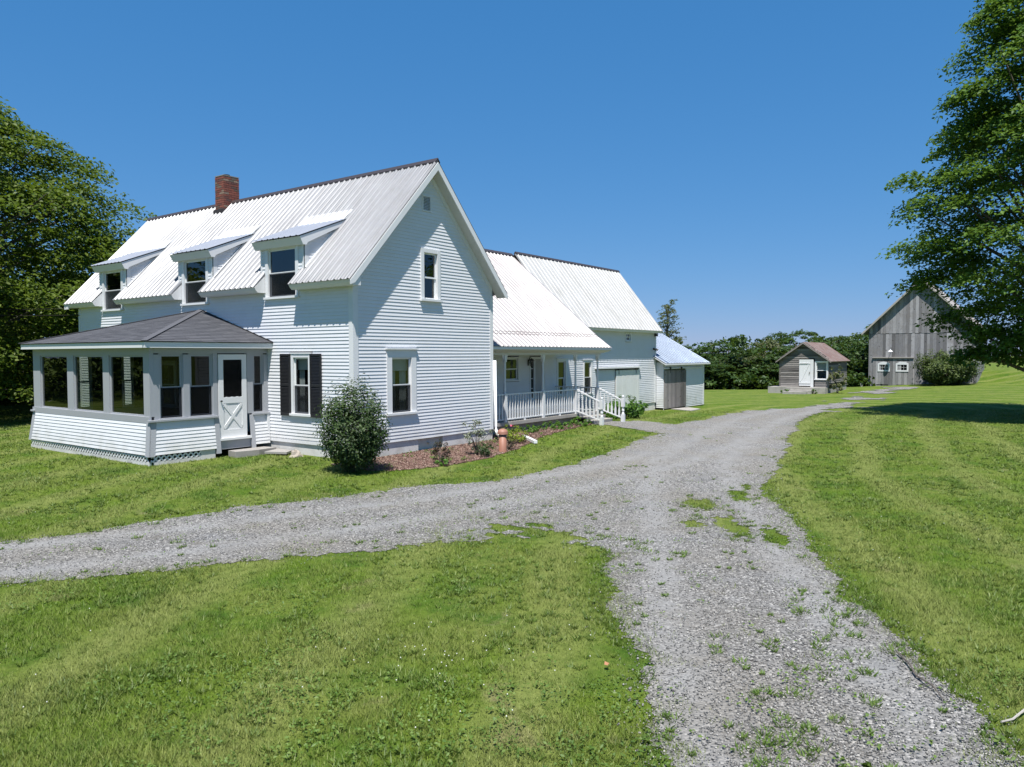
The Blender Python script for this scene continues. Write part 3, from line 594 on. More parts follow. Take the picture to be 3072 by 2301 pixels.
# dormers
for ci, c in enumerate(dorm):
    y0_, y1_ = c-fw_, c+fw_
    zt0 = 5.50; x1_ = 1.375; zs = 0.405; ry0, ry1 = c-0.97, c+1.0
    d = MB()
    d.prism([(-0.20, ry0+0.02, zt0-0.035), (-0.10, ry0+0.02, zt0-0.215), (0.0, ry0+0.02, zt0-0.215), (0.04, ry0+0.02, zt0-0.15), (1.28, ry0+0.02, zt0-0.14+1.48*zs), (1.36, ry0+0.02, zt0-0.02+1.53*zs)], (0, ry1-ry0-0.04, 0))
    dm = d.build('dormer', TRIM, H)
    dr = MB(); u3 = np.array([1, 0, zs]); l3 = np.linalg.norm(u3); n3 = np.array([-zs, 0, 1])/l3
    ribs(dr, (-0.24, ry0, zt0-0.04*zs), (0, 1, 0), ry1-ry0, u3/l3, 1.64*l3, n3, phase=0.1, h=0.018)
    dr.build('dormer_roof', ROOFD, dm)
    fl = MB(); fl.prism([(1.22, ry0+0.05, zt0+1.44*zs+0.02), (1.42, ry0+0.05, He+(1.42+e)*sl+0.03), (1.5, ry0+0.05, He+(1.5+e)*sl+0.03), (1.5, ry0+0.05, He+(1.5+e)*sl), (1.2, ry0+0.05, zt0+1.42*zs-0.01)], (0, ry1-ry0-0.1, 0)); fl.build('flashing', TRIM, dm)
    for yy, nd in ((y0_, -1), (y1_, 1)):
        Fc = Fr((0, yy, 0), (1, 0, 0), (0, nd, 0))
        def cs(z):
            lo = max(0.0, (z-(zt0-0.14))/zs); hi = (z-He)/sl-e+0.01
            return [(min(lo, hi-0.001), hi)] if hi > 0.02 else []
        clapboards(H, Fc, 4.74, 5.98, cs, join=True)
        cb = MB(); cb.fbox(Fc, 0.0, 0.11, 4.60, 5.40, 0.0, 0.026); cb.build('corner_board', TRIM, dm)
        vf = MB(); q0 = np.array((0.0, yy+nd*0.03, He+e*sl+0.03)); q1 = np.array((1.3, yy+nd*0.03, He+(1.3+e)*sl+0.03)); vf.beam(q0, q1, 0.06, 0.012); vf.build('flashing', PIPEW, dm)
    for aa in (y0_, y1_-0.07): MB().fbox(FL, aa, aa+0.07, 4.72, 5.36, 0.0, 0.02).build('corner_board', TRIM, dm)
for i, (a0, a1, z0_, z1_) in enumerate(wins): window(H, FL, a0, a1, z0_, z1_, cw=0.11, head=0.085, screen=True, meet=0.5, proud=0.035)
window(H, FL, 1.50, 2.25, 1.12, 2.64, cw=0.085, head=0.09, shade=0.22, curtain=True, screen=True, proud=0.035, cap=0.015)
for a0, a1 in ((1.085, 1.49), (2.26, 2.641)):
    sh = MB(); 
    for q0, q1 in ((a0, a0+0.045), (a1-0.045, a1)): sh.fbox(FL, q0, q1, 1.10, 2.64, 0.036, 0.068)
    for z_ in (1.10, 1.84, 2.58): sh.fbox(FL, a0+0.045, a1-0.045, z_, z_+0.06, 0.037, 0.066)
    sh.fbox(FL, a0+0.045, a1-0.045, 1.10, 2.6, 0.036, 0.04)
    s_ = sh.build('shutter', BLACK, H); lv = MB(); louver(lv, FL, a0+0.045, a1-0.045, 1.16, 1.83, 0.042, 0.064); louver(lv, FL, a0+0.045, a1-0.045, 1.90, 2.57, 0.042, 0.064); lv.build('louvers', BLACK, s_)
for a0, a1, z0_, z1_ in inner: window(H, FL, a0+0.1, a1+0.1, z0_, z1_, cw=0.09, head=0.09, proud=0.05, recess=-0.03, back=False)
window(H, FG, 2.245, 2.975, 3.99, 5.32, cw=0.11, head=0.1, meet=0.47, proud=0.05)
window(H, FG, 1.03, 2.05, 1.14, 2.74, cw=0.17, head=0.2, shade=0.24, curtain=True, screen=True, cap=0.05, meet=0.5, proud=0.04)
v_ = MB(); v_.fbox(FG, 2.325, 2.36, 6.26, 6.67, 0, 0.03); v_.fbox(FG, 2.625, 2.66, 6.26, 6.67, 0, 0.03); v_.fbox(FG, 2.36, 2.625, 6.26, 6.29, 0, 0.029); v_.fbox(FG, 2.36, 2.625, 6.64, 6.67, 0, 0.029)
vt = v_.build('gable_vent', TRIM, H); lv = MB(); louver(lv, FG, 2.36, 2.625, 6.30, 6.64, -0.02, 0.02, 0.038); lv.build('louvers', TRIM, vt)
MB().fbox(FG, 2.34, 2.65, 6.27, 6.66, -0.09, -0.08).build('backing', ROOM, vt)
dsp = MB(); dsp.tube([(5.275, -0.05, 2.44), (5.29, -0.06, 0.56), (5.27, -0.1, 0.44), (5.15, -0.25, 0.34), (5.12, -0.42, 0.30)], 0.045, 10); dsp.build('downspout', PIPEW, H, True)
# chimney of separate bricks
ch = MB(); cx0, cx1, cy0, cy1 = 2.30, 2.86, 8.58, 9.06
ch.box(cx0+0.012, cx1-0.012, cy0+0.012, cy1-0.012, 6.4, 8.36); ch.box(cx0-0.005, cx1+0.005, cy0-0.005, cy1+0.005, 8.36, 8.385); CH = ch.build('chimney', MORTAR, H)
MB().tube([(2.56, 8.82, 8.385), (2.56, 8.82, 8.45)], 0.11, 12).build('flue', METALB, CH)
br = MB().box(-0.5, 0.5, -0.5, 0.5, -0.5, 0.5).mesh('brick', BRICK)
zc = 6.9; row = 0
while zc < 8.34:
    for side, (lo, hi) in enumerate(((cx0, cx1), (cy0, cy1), (cx0, cx1), (cy0, cy1))):
        nb = 3 if side % 2 == 0 else 2
        stp = (hi-lo)/nb; st = 0.0 if row % 2 else -stp/2
        k = lo+st
        while k < hi-0.02:
            b0, b1 = max(k, lo), min(k+stp, hi)
            if b1-b0 > 0.03:
                cc = (b0+b1)/2; Ln_ = b1-b0-0.012; j = random.uniform(-0.003, 0.003)
                pos = [(cc, cy0+0.02+j, zc), (cx0+0.02+j, cc, zc), (cc, cy1-0.02+j, zc), (cx1-0.02+j, cc, zc)][side]
                top = He+(pos[0]+e)*sl if pos[0] < W/2 else He+(W-pos[0]+e)*sl
                if zc > top-0.12:
                    o = link('brick', br, CH, loc=pos); o.scale = (Ln_, 0.05, 0.058) if side % 2 == 0 else (0.05, Ln_, 0.058)
            k += stp
    zc += 0.07; row += 1
fl = MB(); fl.box(cx0-0.05, cx1+0.02, cy0-0.05, cy1+0.05, He+(cx0+e)*sl-0.02, He+(cx0+e)*sl+0.1); fl.build('flashing', RIDGE, CH)

# ================================================================== GLAZED PORCH
px_, p0, p1 = 3.115, 3.206, 9.217; Zs, Zb = 1.17, 0.376; flr = 0.094
SP = empty('glazed_porch', (-px_/2, (p0+p1)/2, 0.1), 'enclosed grey and white porch with hipped shingle roof and wide windows on the farmhouse front', 'porch')
FS = Fr((0, p0, 0), (-1, 0, 0), (0, -1, 0)); FF = Fr((-px_, 0, 0), (0, 1, 0), (-1, 0, 0)); FN = Fr((0, p1, 0), (-1, 0, 0), (0, 1, 0))
tl = lambda z: flr*max(0.0, (Zs-0.06-z)/(Zs-0.06-Zb))
clapboards(SP, FF, Zb, Zs-0.07, lambda z: [(p0-tl(z)+0.1, p1+tl(z)-0.1)], exp=0.079, tilt=tl, wob=0.002)
clapboards(SP, FS, Zb, Zs-0.07, lambda z: [(0.05, 0.47), (1.56, px_+tl(z)-0.1)], exp=0.079, tilt=tl, wob=0.002)
clapboards(SP, FN, Zb, Zs-0.07, lambda z: [(0.0, px_+tl(z))], exp=0.079, tilt=tl, wob=0.002)
for F, a, sg in ((FF, p0, -1), (FF, p1, 1), (FS, px_, 1)):
    cb = MB(); w1 = 0.13; t = flr
    a0b, a1b = (a+sg*t, a+sg*t-sg*w1); a0t, a1t = (a, a-sg*w1)
    ext = 0.022 if F is FF else 0.0
    cb.hexa([F.P(a0b+sg*ext, Zb-0.03, t-0.01), F.P(a1b, Zb-0.03, t-0.01), F.P(a1b, Zb-0.03, t+0.022), F.P(a0b+sg*ext, Zb-0.03, t+0.022), F.P(a0t+sg*ext, Zs-0.05, -0.01), F.P(a1t, Zs-0.05, -0.01), F.P(a1t, Zs-0.05, 0.022), F.P(a0t+sg*ext, Zs-0.05, 0.022)])
    cb.build('corner_board', GREY, SP)
for a0, a1 in ((0.47, 0.58), (1.44, 1.56)):          # sloping door casings
    cb = MB(); t = flr
    cb.hexa([FS.P(a0, 0.25, t-0.01), FS.P(a1, 0.25, t-0.01), FS.P(a1, 0.25, t+0.03), FS.P(a0, 0.25, t+0.03), FS.P(a0, Zs-0.05, -0.0), FS.P(a1, Zs-0.05, -0.0), FS.P(a1, Zs-0.05, 0.03), FS.P(a0, Zs-0.05, 0.03)])
    cb.build('door_casing', GREY, SP)
MB().fbox(FS, 0.02, 0.10, Zb, Zs-0.05, 0.02, 0.07).build('corner_board', TRIM, SP)
# sill boards
MB().fbox(FS, 1.47, px_+0.07, Zs-0.055, Zs-0.015, -0.03, 0.085).build('sill_board', GREY, SP)
MB().fbox(FS, 0.02, 0.50, Zs-0.055, Zs-0.015, -0.03, 0.085).build('sill_board', GREY, SP)
MB().fbox(FF, p0-0.0, p1+0.05, Zs-0.085, Zs+0.06, -0.03, 0.02).build('sill_board', GREY, SP)
MB().fbox(FF, p1-0.12, p1+0.07, Zs-0.055, Zs-0.015, 0.02, 0.07).build('sill_board', GREY, SP)
# posts and header
def post(F, a0, a1, z0_, z1_, d0=-0.10, d1=0.0): MB().fbox(F, a0, a1, z0_, z1_, d0, d1).build('post', GREY, SP)
post(FF, p0, 3.47, Zs+0.06, 2.61); post(FF, 5.05, 5.35, Zs+0.06, 2.61); post(FF, 6.88, 7.22, Zs+0.06, 2.61); post(FF, 8.80, p1, Zs+0.06, 2.61)
post(FS, 2.88, px_-0.10, Zs-0.015, 2.63, -0.0995, 0.002); post(FS, 2.16, 2.31, Zs-0.015, 2.63); post(FS, 1.44, 1.555, Zs-0.015, 2.66); post(FS, 0.46, 0.63, Zs-0.015, 2.66); post(FS, 0.0, 0.14, Zs-0.015, 2.63)
MB().fbox(FF, p0+0.0, p1, 2.61, 2.80, -0.099, 0.003).build('header', GREY, SP)
MB().fbox(FS, 0.0, px_-0.1, 2.655, 2.80, -0.098, 0.004).build('header', GREY, SP)
MB().fbox(FN, 0.0, px_, 2.655, 2.80, -0.098, 0.004).build('header', GREY, SP)
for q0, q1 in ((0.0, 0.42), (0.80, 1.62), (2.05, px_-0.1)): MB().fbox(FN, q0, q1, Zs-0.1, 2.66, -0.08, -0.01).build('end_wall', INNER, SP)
for q0, q1 in ((0.42, 0.80), (1.62, 2.05)): window(SP, FN, q0, q1, Zs-0.1, 2.66, cw=0.05, head=0.05, trim=TRIM, recess=0.05, proud=0.0, meet=0.5, glassm=PGLASS, back=False)
for a0, a1 in ((3.47, 5.05), (5.35, 6.88), (7.22, 8.80)):
    f_ = MB(); t = 0.035
    f_.fbox(FF, a0, a0+t, Zs+0.06, 2.61, -0.07, -0.03); f_.fbox(FF, a1-t, a1, Zs+0.06, 2.61, -0.07, -0.03); f_.fbox(FF, a0+t, a1-t, Zs+0.06, Zs+0.06+t, -0.07, -0.031); f_.fbox(FF, a0+t, a1-t, 2.61-t, 2.61, -0.07, -0.031)
    f_ = f_.build('window', GREY, SP)
    MB().add([FF.P(a0+t, Zs+0.06+t, -0.05), FF.P(a1-t, Zs+0.06+t, -0.05), FF.P(a1-t, 2.61-t, -0.05), FF.P(a0+t, 2.61-t, -0.05)], [(0, 1, 2, 3)]).build('pane', PGLASS, f_)
for a0, a1 in ((2.31, 2.88), (1.555, 2.16), (0.14, 0.46)):
    w_ = window(SP, FS, a0, a1, Zs-0.03, 2.655, cw=0.03, head=0.03, trim=GREY, recess=0.05, proud=-0.02, meet=0.48, glassm=PGLASS, back=False, screen=True, sashm=GREY)
# storm door
dz0, dz1 = 0.60, 2.63; a0, a1 = 0.655, 1.425
d = MB(); d.fbox(FS, a0, a0+0.13, dz0, dz1, -0.02, 0.018); d.fbox(FS, a1-0.13, a1, dz0, dz1, -0.02, 0.018)
d.fbox(FS, a0+0.13, a1-0.13, dz1-0.13, dz1, -0.02, 0.0175); d.fbox(FS, a0+0.13, a1-0.13, 1.44, 1.58, -0.02, 0.0175); d.fbox(FS, a0+0.13, a1-0.13, dz0, dz0+0.2, -0.02, 0.0175)
d.fbox(FS, a0+0.13, a1-0.13, dz0+0.2, 1.44, -0.02, 0.004)
DO = d.build('door', TRIM, SP)
gl = MB(); k = 44; pts = []
ca, cz, ha_, hz = (a0+a1)/2, 2.065, 0.265, 0.475
for i in range(4*k):                              # scalloped window outline
    t = i/(4*k); per = 2*(2*ha_+2*hz); s = t*per
    if s < 2*ha_: x_, z_ = -ha_+s, -hz; nx_, nz_ = 0, -1
    elif s < 2*ha_+2*hz: x_, z_ = ha_, -hz+(s-2*ha_); nx_, nz_ = 1, 0
    elif s < 4*ha_+2*hz: x_, z_ = ha_-(s-2*ha_-2*hz), hz; nx_, nz_ = 0, 1
    else: x_, z_ = -ha_, hz-(s-4*ha_-2*hz); nx_, nz_ = -1, 0
    sc_ = 0.016*abs(math.sin(s*math.pi/0.148)); pts.append(FS.P(ca+x_+nx_*(sc_-0.01), cz+z_+nz_*(sc_-0.01), 0.006))
fr_ = MB(); n_ = len(pts); outer = []
for i in range(n_):
    t = i/n_; per = 2*(2*ha_+2*hz); s = t*per
    if s < 2*ha_: x_, z_ = -ha_+s, -hz
    elif s < 2*ha_+2*hz: x_, z_ = ha_, -hz+(s-2*ha_)
    elif s < 4*ha_+2*hz: x_, z_ = ha_-(s-2*ha_-2*hz), hz
    else: x_, z_ = -ha_, hz-(s-4*ha_-2*hz)
    outer.append(FS.P(ca+x_*1.06, cz+z_*1.05, 0.012))
fr_.add([p+np.array([0, -0.006, 0]) for p in pts]+outer, [(i, (i+1) % n_, (i+1) % n_+n_, i+n_) for i in range(n_)]); fr_.build('scalloped_trim', TRIM, DO)
gl.add(pts, [tuple(range(n_))]); gl.build('pane', SCREEN, DO)
MB().fbox(FS, a0+0.12, a1-0.12, 1.56, 2.52, -0.05, -0.045).build('backing', ROOM, DO)
xb = MB(); c0 = FS.P(a0+0.14, 0.83, 0.01); c1 = FS.P(a1-0.14, 1.42, 0.01); c2 = FS.P(a1-0.14, 0.83, 0.012); c3 = FS.P(a0+0.14, 1.42, 0.012)
xb.beam(c0, c1, 0.07, 0.016, up=(0, 1, 0)); xb.beam(c2, c3, 0.07, 0.0165, up=(0, 1, 0)); xb.build('cross_brace', TRIM, DO)
MB().tube([FS.P(a1-0.05, 1.50, 0.018), FS.P(a1-0.05, 1.50, 0.05), FS.P(a1-0.05, 1.50, 0.07)], [0.012, 0.02, 0.022], 8).build('handle', METALB, DO)
MB().fbox(FS, 0.58, 1.44, 0.545, 0.60, -0.02, 0.10).build('threshold', TRIM, SP)
MB().fbox(FS, 0.58, 1.44, 0.33, 0.54, -0.02, 0.05).build('riser_board', GREY, SP)
# lattice skirt and base
lt = MB()
def lattice(F, a0, a1, z0_, z1_, d):
    hgt = z1_-z0_; a = a0-hgt
    while a < a1:
        for sg in (0, 1):
            p0_, p1_ = (a, a+hgt); zz = (z0_, z1_) if sg == 0 else (z1_, z0_)
            q0, q1 = p0_, p1_; za, zb = zz
            if q0 < a0: t = (a0-q0)/(q1-q0); za = za+(zb-za)*t; q0 = a0
            if q1 > a1: t = (a1-q0)/(q1-q0); zb = za+(zb-za)*t; q1 = a1
            if q1-q0 > 0.02: lt.beam(F.P(q0, za, d+0.012*sg), F.P(q1, zb, d+0.012*sg), 0.035, 0.010, up=F.n)
        a += 0.13
lattice(FF, p0-0.03, p1, 0.225, Zb-0.02, flr-0.02); lattice(FS, 1.95, px_+0.04, 0.225, Zb-0.02, flr-0.025)
tag(lt.build('lattice', TRIM, SP), kind='stuff')
bb = MB(); bb.fbox(FF, p0-0.06, p1+0.05, -0.3, 0.225, flr-0.07, flr-0.01); bb.fbox(FS, 1.58, px_-0.03, -0.3, 0.225, flr-0.07, flr-0.012); bb.fbox(FS, 1.58, 1.95, 0.225, Zb, flr-0.05, flr-0.012); bb.build('base_board', FOUND, SP)
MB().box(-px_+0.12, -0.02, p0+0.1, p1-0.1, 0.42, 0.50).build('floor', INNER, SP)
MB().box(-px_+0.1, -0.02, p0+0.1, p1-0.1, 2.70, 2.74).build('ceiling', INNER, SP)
# fascia / eave
pe = 0.19; ZE = 2.80
ev = MB()
ev.box(-px_-pe, 0.0, p0-pe, p1+pe, ZE-0.012, ZE+0.0)
EV = ev.build('eave_soffit', SOFFIT, SP)
for bx_ in ((-px_-pe-0.02, -px_-pe, p0-pe-0.02, p1+pe+0.02), (-px_-pe, 0.0, p0-pe-0.02, p0-pe), (-px_-pe, 0.0, p1+pe, p1+pe+0.02)):
    MB().box(*bx_, ZE-0.02, ZE+0.115).build('fascia', TRIM, SP)
# hipped shingle roof
A_ = np.array([0, (p0+p1)/2, 3.86]); zE = ZE+0.12; ov = pe+0.04
c00 = np.array([-px_-ov, p0-ov, zE]); c01 = np.array([-px_-ov, p1+ov, zE]); w0 = np.array([0.0, p0-ov, zE]); w1_ = np.array([0.0, p1+ov, zE])
dk = MB(); dz_ = np.array([0, 0, -0.012]); dk.add([c00+dz_, c01+dz_, A_+dz_, w0+dz_, w1_+dz_], [(0, 1, 2), (0, 2, 3), (1, 4, 2)]); RF = dk.build('roof', SHING, SP)
tabs = []
def shingle_plane(a, b, apex, stuffmb=None):
    a, b, apex = map(np.array, (a, b, apex)); al = (b-a)/np.linalg.norm(b-a); t = (apex-a)@al; foot = a+al*t; up = apex-foot; Ls = np.linalg.norm(up); up = up/Ls
    nn = np.cross(al, up); nn = nn if nn[2] > 0 else -nn; Lb = np.linalg.norm(b-a); rows = int(Ls/0.135); ex = Ls/rows
    for r in range(rows):
        s0 = r*ex-0.01; s1 = s0+ex+0.02
        if s1 > Ls: s1 = Ls
        lo0 = t*max(s0, 0)/Ls; hi0 = Lb-(Lb-t)*max(s0, 0)/Ls; lo1 = t*s1/Ls; hi1 = Lb-(Lb-t)*s1/Ls
        k = lo0-random.uniform(0, 0.33)
        while k < hi0:
            k2 = k+0.33; b0, b1 = max(k, lo0), min(k2-0.006, hi0); t0, t1_ = max(k, lo1), min(k2-0.006, hi1)
            if b1-b0 > 0.03:
                if t1_ < t0: t0 = t1_ = min(max((t0+t1_)/2, lo1), hi1)
                h_ = 0.012+random.uniform(0, 0.004); P_ = lambda q, s, h: a+al*q+up*s+nn*h
                vs = [P_(b0, s0, h_-0.008), P_(b1, s0, h_-0.008), P_(t1_, s1, 0.0), P_(t0, s1, 0.0), P_(b0, s0, h_), P_(b1, s0, h_), P_(t1_, s1, 0.004), P_(t0, s1, 0.004)]
                tabs.append(vs)
            k = k2
shingle_plane(c00, c01, A_); shingle_plane(w0, c00, A_)
tabs.sort(key=lambda vs: np.linalg.norm(vs[0]-CAM)); rest = MB()
for i, vs in enumerate(tabs):
    if i < 300: MB().hexa(vs).build('shingle', SHING, RF)
    else: rest.hexa(vs)
if rest.v: tag(rest.build('shingle_rest', SHING, RF), kind='stuff')
hc = MB(); lift = np.array([0, 0, 0.02])
for q in (c00, c01): hc.beam(q+lift, A_+lift, 0.14, 0.012)
hc.build('hip_cap', SHING, SP); MB().beam(w0+lift+np.array([-0.02, 0, 0]), A_+lift+np.array([-0.02, 0, 0]), 0.05, 0.03).build('flashing', METALB, SP)

# ================================================================== WING WITH VERANDA
yw, yp = 2.75, 0.80; WX0, WX1 = W+0.01, 12.95
WG = empty('farmhouse_wing', (9.0, 2.6, 0.2), 'white rear wing with pale metal roof over an open veranda, joined to the farmhouse gable', 'house wing')
FW = Fr((0, yw, 0), (1, 0, 0), (0, -1, 0)); FP = Fr((0, yp, 0), (1, 0, 0), (0, -1, 0))
clapboards(WG, FW, 0.5, 2.65, lambda z: [(WX0, 12.64)], [(9.46, 10.32, 1.66, 2.52), (11.0, 12.0, 0.5, 2.52)], exp=0.085)
window(WG, FW, 9.46, 10.32, 1.66, 2.52, cw=0.06, head=0.05, proud=0.03)
fr_ = MB(); 
for a0_, a1_ in ((11.0, 11.06), (11.28, 11.34), (11.94, 12.0)): fr_.fbox(FW, a0_, a1_, 0.5, 2.52, -0.05, 0.03)
fr_.fbox(FW, 11.06, 11.28, 2.44, 2.52, -0.05, 0.028); fr_.fbox(FW, 11.34, 11.94, 2.44, 2.52, -0.05, 0.028); fr_.fbox(FW, 11.06, 11.28, 0.5, 1.0, -0.05, 0.0)
for z_ in (1.33, 1.70, 2.07): fr_.fbox(FW, 11.06, 11.28, z_, z_+0.025, -0.03, 0.0)
ED = fr_.build('entrance_door', TRIM, WG); MB().fbox(FW, 11.34, 11.94, 0.5, 2.44, -0.05, -0.01).build('door_leaf', paint('grey_entrance_door', (0.30, 0.29, 0.30)), ED)
MB().fbox(FW, 11.06, 11.28, 1.0, 2.44, -0.04, -0.03).build('sidelight', ROOM, ED)
st = MB(); st.box(WX0, 12.75, yp+0.02, yw, 0.40, 0.50); st.build('porch_floor', STEPG, WG)
MB().box(WX0+0.9*0, 12.75, yp-0.06, yp+0.02, 0.40, 0.505).build('edge_beam', OLDWOOD, WG)
MB().box(WX0, 12.7, yp+0.12, yp+0.2, -0.3, 0.40).build('foundation', CONC, WG)
# eave beam, ceiling, roof
MB().box(WX0, 12.76, yp-0.06, yp+0.06, 2.60, 2.80).build('beam', SOFFIT, WG); MB().box(WX0, 12.8, yp+0.06, yw, 2.62, 2.65).build('ceiling', SOFFIT, WG)
ye, ze = 0.40, 2.86; yk, zk = 0.95, 3.27; yr, zr = 4.98, 6.64
cn = MB(); cn.prism([(WX0, ye, ze-0.03), (WX0, ye, ze-0.10), (WX0, ye+0.06, ze-0.13), (WX0, yp-0.06, ze-0.20), (WX0, yp, ze-0.05), (WX0, yp, ze+0.18)], (12.93-WX0, 0, 0)); cn.build('eave_cornice', SOFFIT, WG)
MB().box(WX0, 12.98, ye-0.015, ye+0.005, ze-0.09, ze-0.01).build('fascia', TRIM, WG)
rw = MB()
for (ya, za, yb, zb_, ov_) in ((ye-0.03, ze-0.02, yk+0.03, zk+0.012, 0.012), (yk-0.02, zk-0.01, yr, zr, 0.0)):
    u_ = np.array([0, yb-ya, zb_-za]); l_ = np.linalg.norm(u_); u_ /= l_; n_ = np.array([0, -u_[2], u_[1]])
    ribs(rw, np.array([WX0, ya, za])+n_*(0.016 if ov_ else 0.0), (1, 0, 0), WX1-WX0, u_, l_, n_, phase=0.1)
    slab(rw, (WX0, ya+0.02, za+0.01), (1, 0, 0), WX1-WX0-0.01, u_, l_-0.03, n_, -0.05, -0.012)
rw.add([(WX0, yr, zr), (WX1, yr, zr), (WX1, 2*yr-yk, zk), (WX0, 2*yr-yk, zk)], [(0, 1, 2, 3)])
rw.build('roof', ROOFW, WG)
MB().prism([(WX0, yr-0.13, zr-0.045), (WX0, yr, zr+0.065), (WX0, yr+0.13, zr-0.045)], (WX1-WX0, 0, 0)).build('ridge_cap', RIDGE, WG)
rk = MB(); rk.prism([(WX1, ye, ze-0.02), (WX1, yk, zk-0.01), (WX1, yr, zr-0.01), (WX1, yr, zr-0.17), (WX1, yk, zk-0.17), (WX1, ye, ze-0.13)], (-0.03, 0, 0)); rk.build('rake_board', TRIM, WG)
gw = MB(); gw.add([(12.76, yp, 2.6), (12.76, yw+.1, 2.6), (12.76, yw+.1, 4.6), (12.76, yp, 3.05)], [(0, 1, 2, 3)]); gw.add([(12.9, yw+.1, 0.3), (12.9, 7.2, 0.3), (12.9, 7.2, 4.4), (12.9, yr, zr-.1), (12.9, yw+.1, 4.6)], [(0, 1, 2, 3, 4)]); gw.add([(WX0, 7.2, 0), (WX1, 7.2, 0), (WX1, 7.2, 4.7), (WX0, 7.2, 4.7)], [(0, 1, 2, 3)]); gw.build('wall', WHITE, WG)
# snow-guard seam rows on the lower roof
sn = MB()
for dy in (0.0, 0.09): sn.tube([(WX0+0.02, yk-0.06+dy, zk-0.06*0.84+dy*0.84+0.05), (WX1-0.03, yk-0.06+dy, zk-0.06*0.84+dy*0.84+0.05)], 0.008, 6)
sn.build('snow_guard', RIDGE, WG)
posts_x = (6.88, 9.0, 11.07, 12.63)
pprof = lambda zb, zt: [(0.0, zb), (0.045, zb), (0.05, zb+0.02), (0.036, zb+0.06), (0.046, zb+0.10), (0.038, zb+0.2), (0.030, zt-0.25), (0.034, zt-0.14), (0.044, zt-0.10), (0.034, zt-0.06), (0.045, zt), (0.0, zt)]
for x in posts_x:
    pb = MB(); pb.box(x-0.055, x+0.055, yp-0.055, yp+0.055, 0.505, 1.40); pb.lathe((x, yp), pprof(1.40, 2.38), 12); pb.box(x-0.05, x+0.05, yp-0.05, yp+0.05, 2.38, 2.60)
    for sg_ in (1, -1): MB().prism([(x+sg_*0.05, yp-0.02, 2.60), (x+sg_*0.16, yp-0.02, 2.60), (x+sg_*0.05, yp-0.02, 2.44)], (0, 0.03, 0)).build('bracket', TRIM, WG)
    #[(x+0.05, yp-0.02, 2.60), (x+0.16, yp-0.02, 2.60), (x+0.05, yp-0.02, 2.44)], (0, 0.03, 0)); pb.prism([(x-0.05, yp-0.02, 2.60), (x-0.16, yp-0.02, 2.60), (x-0.05, yp-0.02, 2.44)], (0, 0.03, 0))
    pb.build('post', TRIM, WG)
bal = MB(); pr = [(-.036, 0), (.036, 0), (.036, .27), (.014, .40), (.011, .5), (.018, .6), (.012, .7), (.016, .745), (-.016, .745), (-.012, .7), (-.018, .6), (-.011, .5), (-.014, .40), (-.036, .27)]
bal.prism([(a, -0.011, z) for a, z in pr], (0, 0.022, 0)); BAL = bal.mesh('baluster', TRIM)
segs = [(WX0+0.06, 6.825), (6.935, 8.945), (9.055, 11.015)]
for a, b in segs:
    MB().box(a, b, yp-0.025, yp+0.025, 1.345, 1.385).build('rail', TRIM, WG); MB().box(a, b, yp-0.022, yp+0.022, 0.565, 0.60).build('rail', TRIM, WG)
    MB().box((a+b)/2-0.05, (a+b)/2+0.05, yp-0.02, yp+0.02, 0.505, 0.565).build('rail_block', TRIM, WG)
    k = int((b-a)/0.143); 
    for i in range(k): link('baluster', BAL, WG, loc=(a+(i+0.5)*(b-a)/k, yp, 0.60))
MB().box(12.71, 12.76, yp, yw, 1.345, 1.385).build('rail', TRIM, WG)
for i in range(11): link('baluster', BAL, WG, loc=(12.73, yp+0.15+i*0.16, 0.60), rot=(0, 0, math.pi/2))
MB().box(12.71, 12.76, yp, yw, 0.565, 0.6).build('rail', TRIM, WG)
# steps
xs0, xs1 = 11.12, 12.58; nst = 3
for i in range(nst):
    z = 0.50-(i+1)*0.115; y = yp-0.06-(i+1)*0.29
    MB().box(xs0, xs1, y-0.03, y+0.29, z-0.035, z).build('step', CONC if i == 2 else OLDWOOD, WG)
    MB().box(xs0+0.02, xs1-0.02, y+0.29-0.03, y+0.29, z, z+0.08).build('riser', STEPG, WG)
MB().box(xs0+0.02, xs1-0.02, yp-0.06-0.87, yp-0.06-0.84, -0.05, 0.12).build('riser', STEPG, WG)
for x in (11.07, 12.63):
    yn = -0.27; zn = t1(x, yn)
    nb = MB(); nb.box(x-0.06, x+0.06, yn-0.06, yn+0.06, zn-0.1, zn+0.28); nb.lathe((x, yn), [(0, zn+.28), (.05, zn+.28), (.055, zn+.31), (.034, zn+.36), (.05, zn+.42), (.036, zn+.52), (.052, zn+.55), (0, zn+.56)], 12)
    nb.box(x-0.058, x+0.058, yn-0.058, yn+0.058, zn+0.56, zn+0.86); nb.lathe((x, yn), [(0, zn+.86), (.03, zn+.86), (.03, zn+.88), (.05, zn+.92), (.045, zn+.96), (.0, zn+.985)], 12); nb.build('newel_post', TRIM, WG)
    MB().beam((x, yp-0.05, 1.36), (x, yn+0.05, zn+0.80), 0.045, 0.04).build('rail', TRIM, WG); MB().beam((x, yp-0.05, 0.60), (x, yn+0.05, zn+0.16), 0.04, 0.035).build('rail', TRIM, WG)
    for i in range(6):
        t = (i+0.6)/6.3; y = yp-0.05+(yn-yp+0.1)*t; zb = 0.60+(zn+0.16-0.60)*t
        o = link('baluster', BAL, WG, loc=(x, y, zb), rot=(0, 0, math.pi/2)); o.scale = (1, 1, 0.86+0.0*t)
lan = empty('wall_lantern', (10.9, yw, 2.1), 'black wall lantern on the veranda beside the entrance door', 'lantern')
lb = MB(); lb.box(10.87, 10.93, yw-0.04, yw-0.014, 2.2, 2.42); lb.tube([(10.9, yw-.03, 2.38), (10.9, yw-.1, 2.50), (10.9, yw-.17, 2.46)], 0.012, 6); lb.build('bracket', METALB, lan)
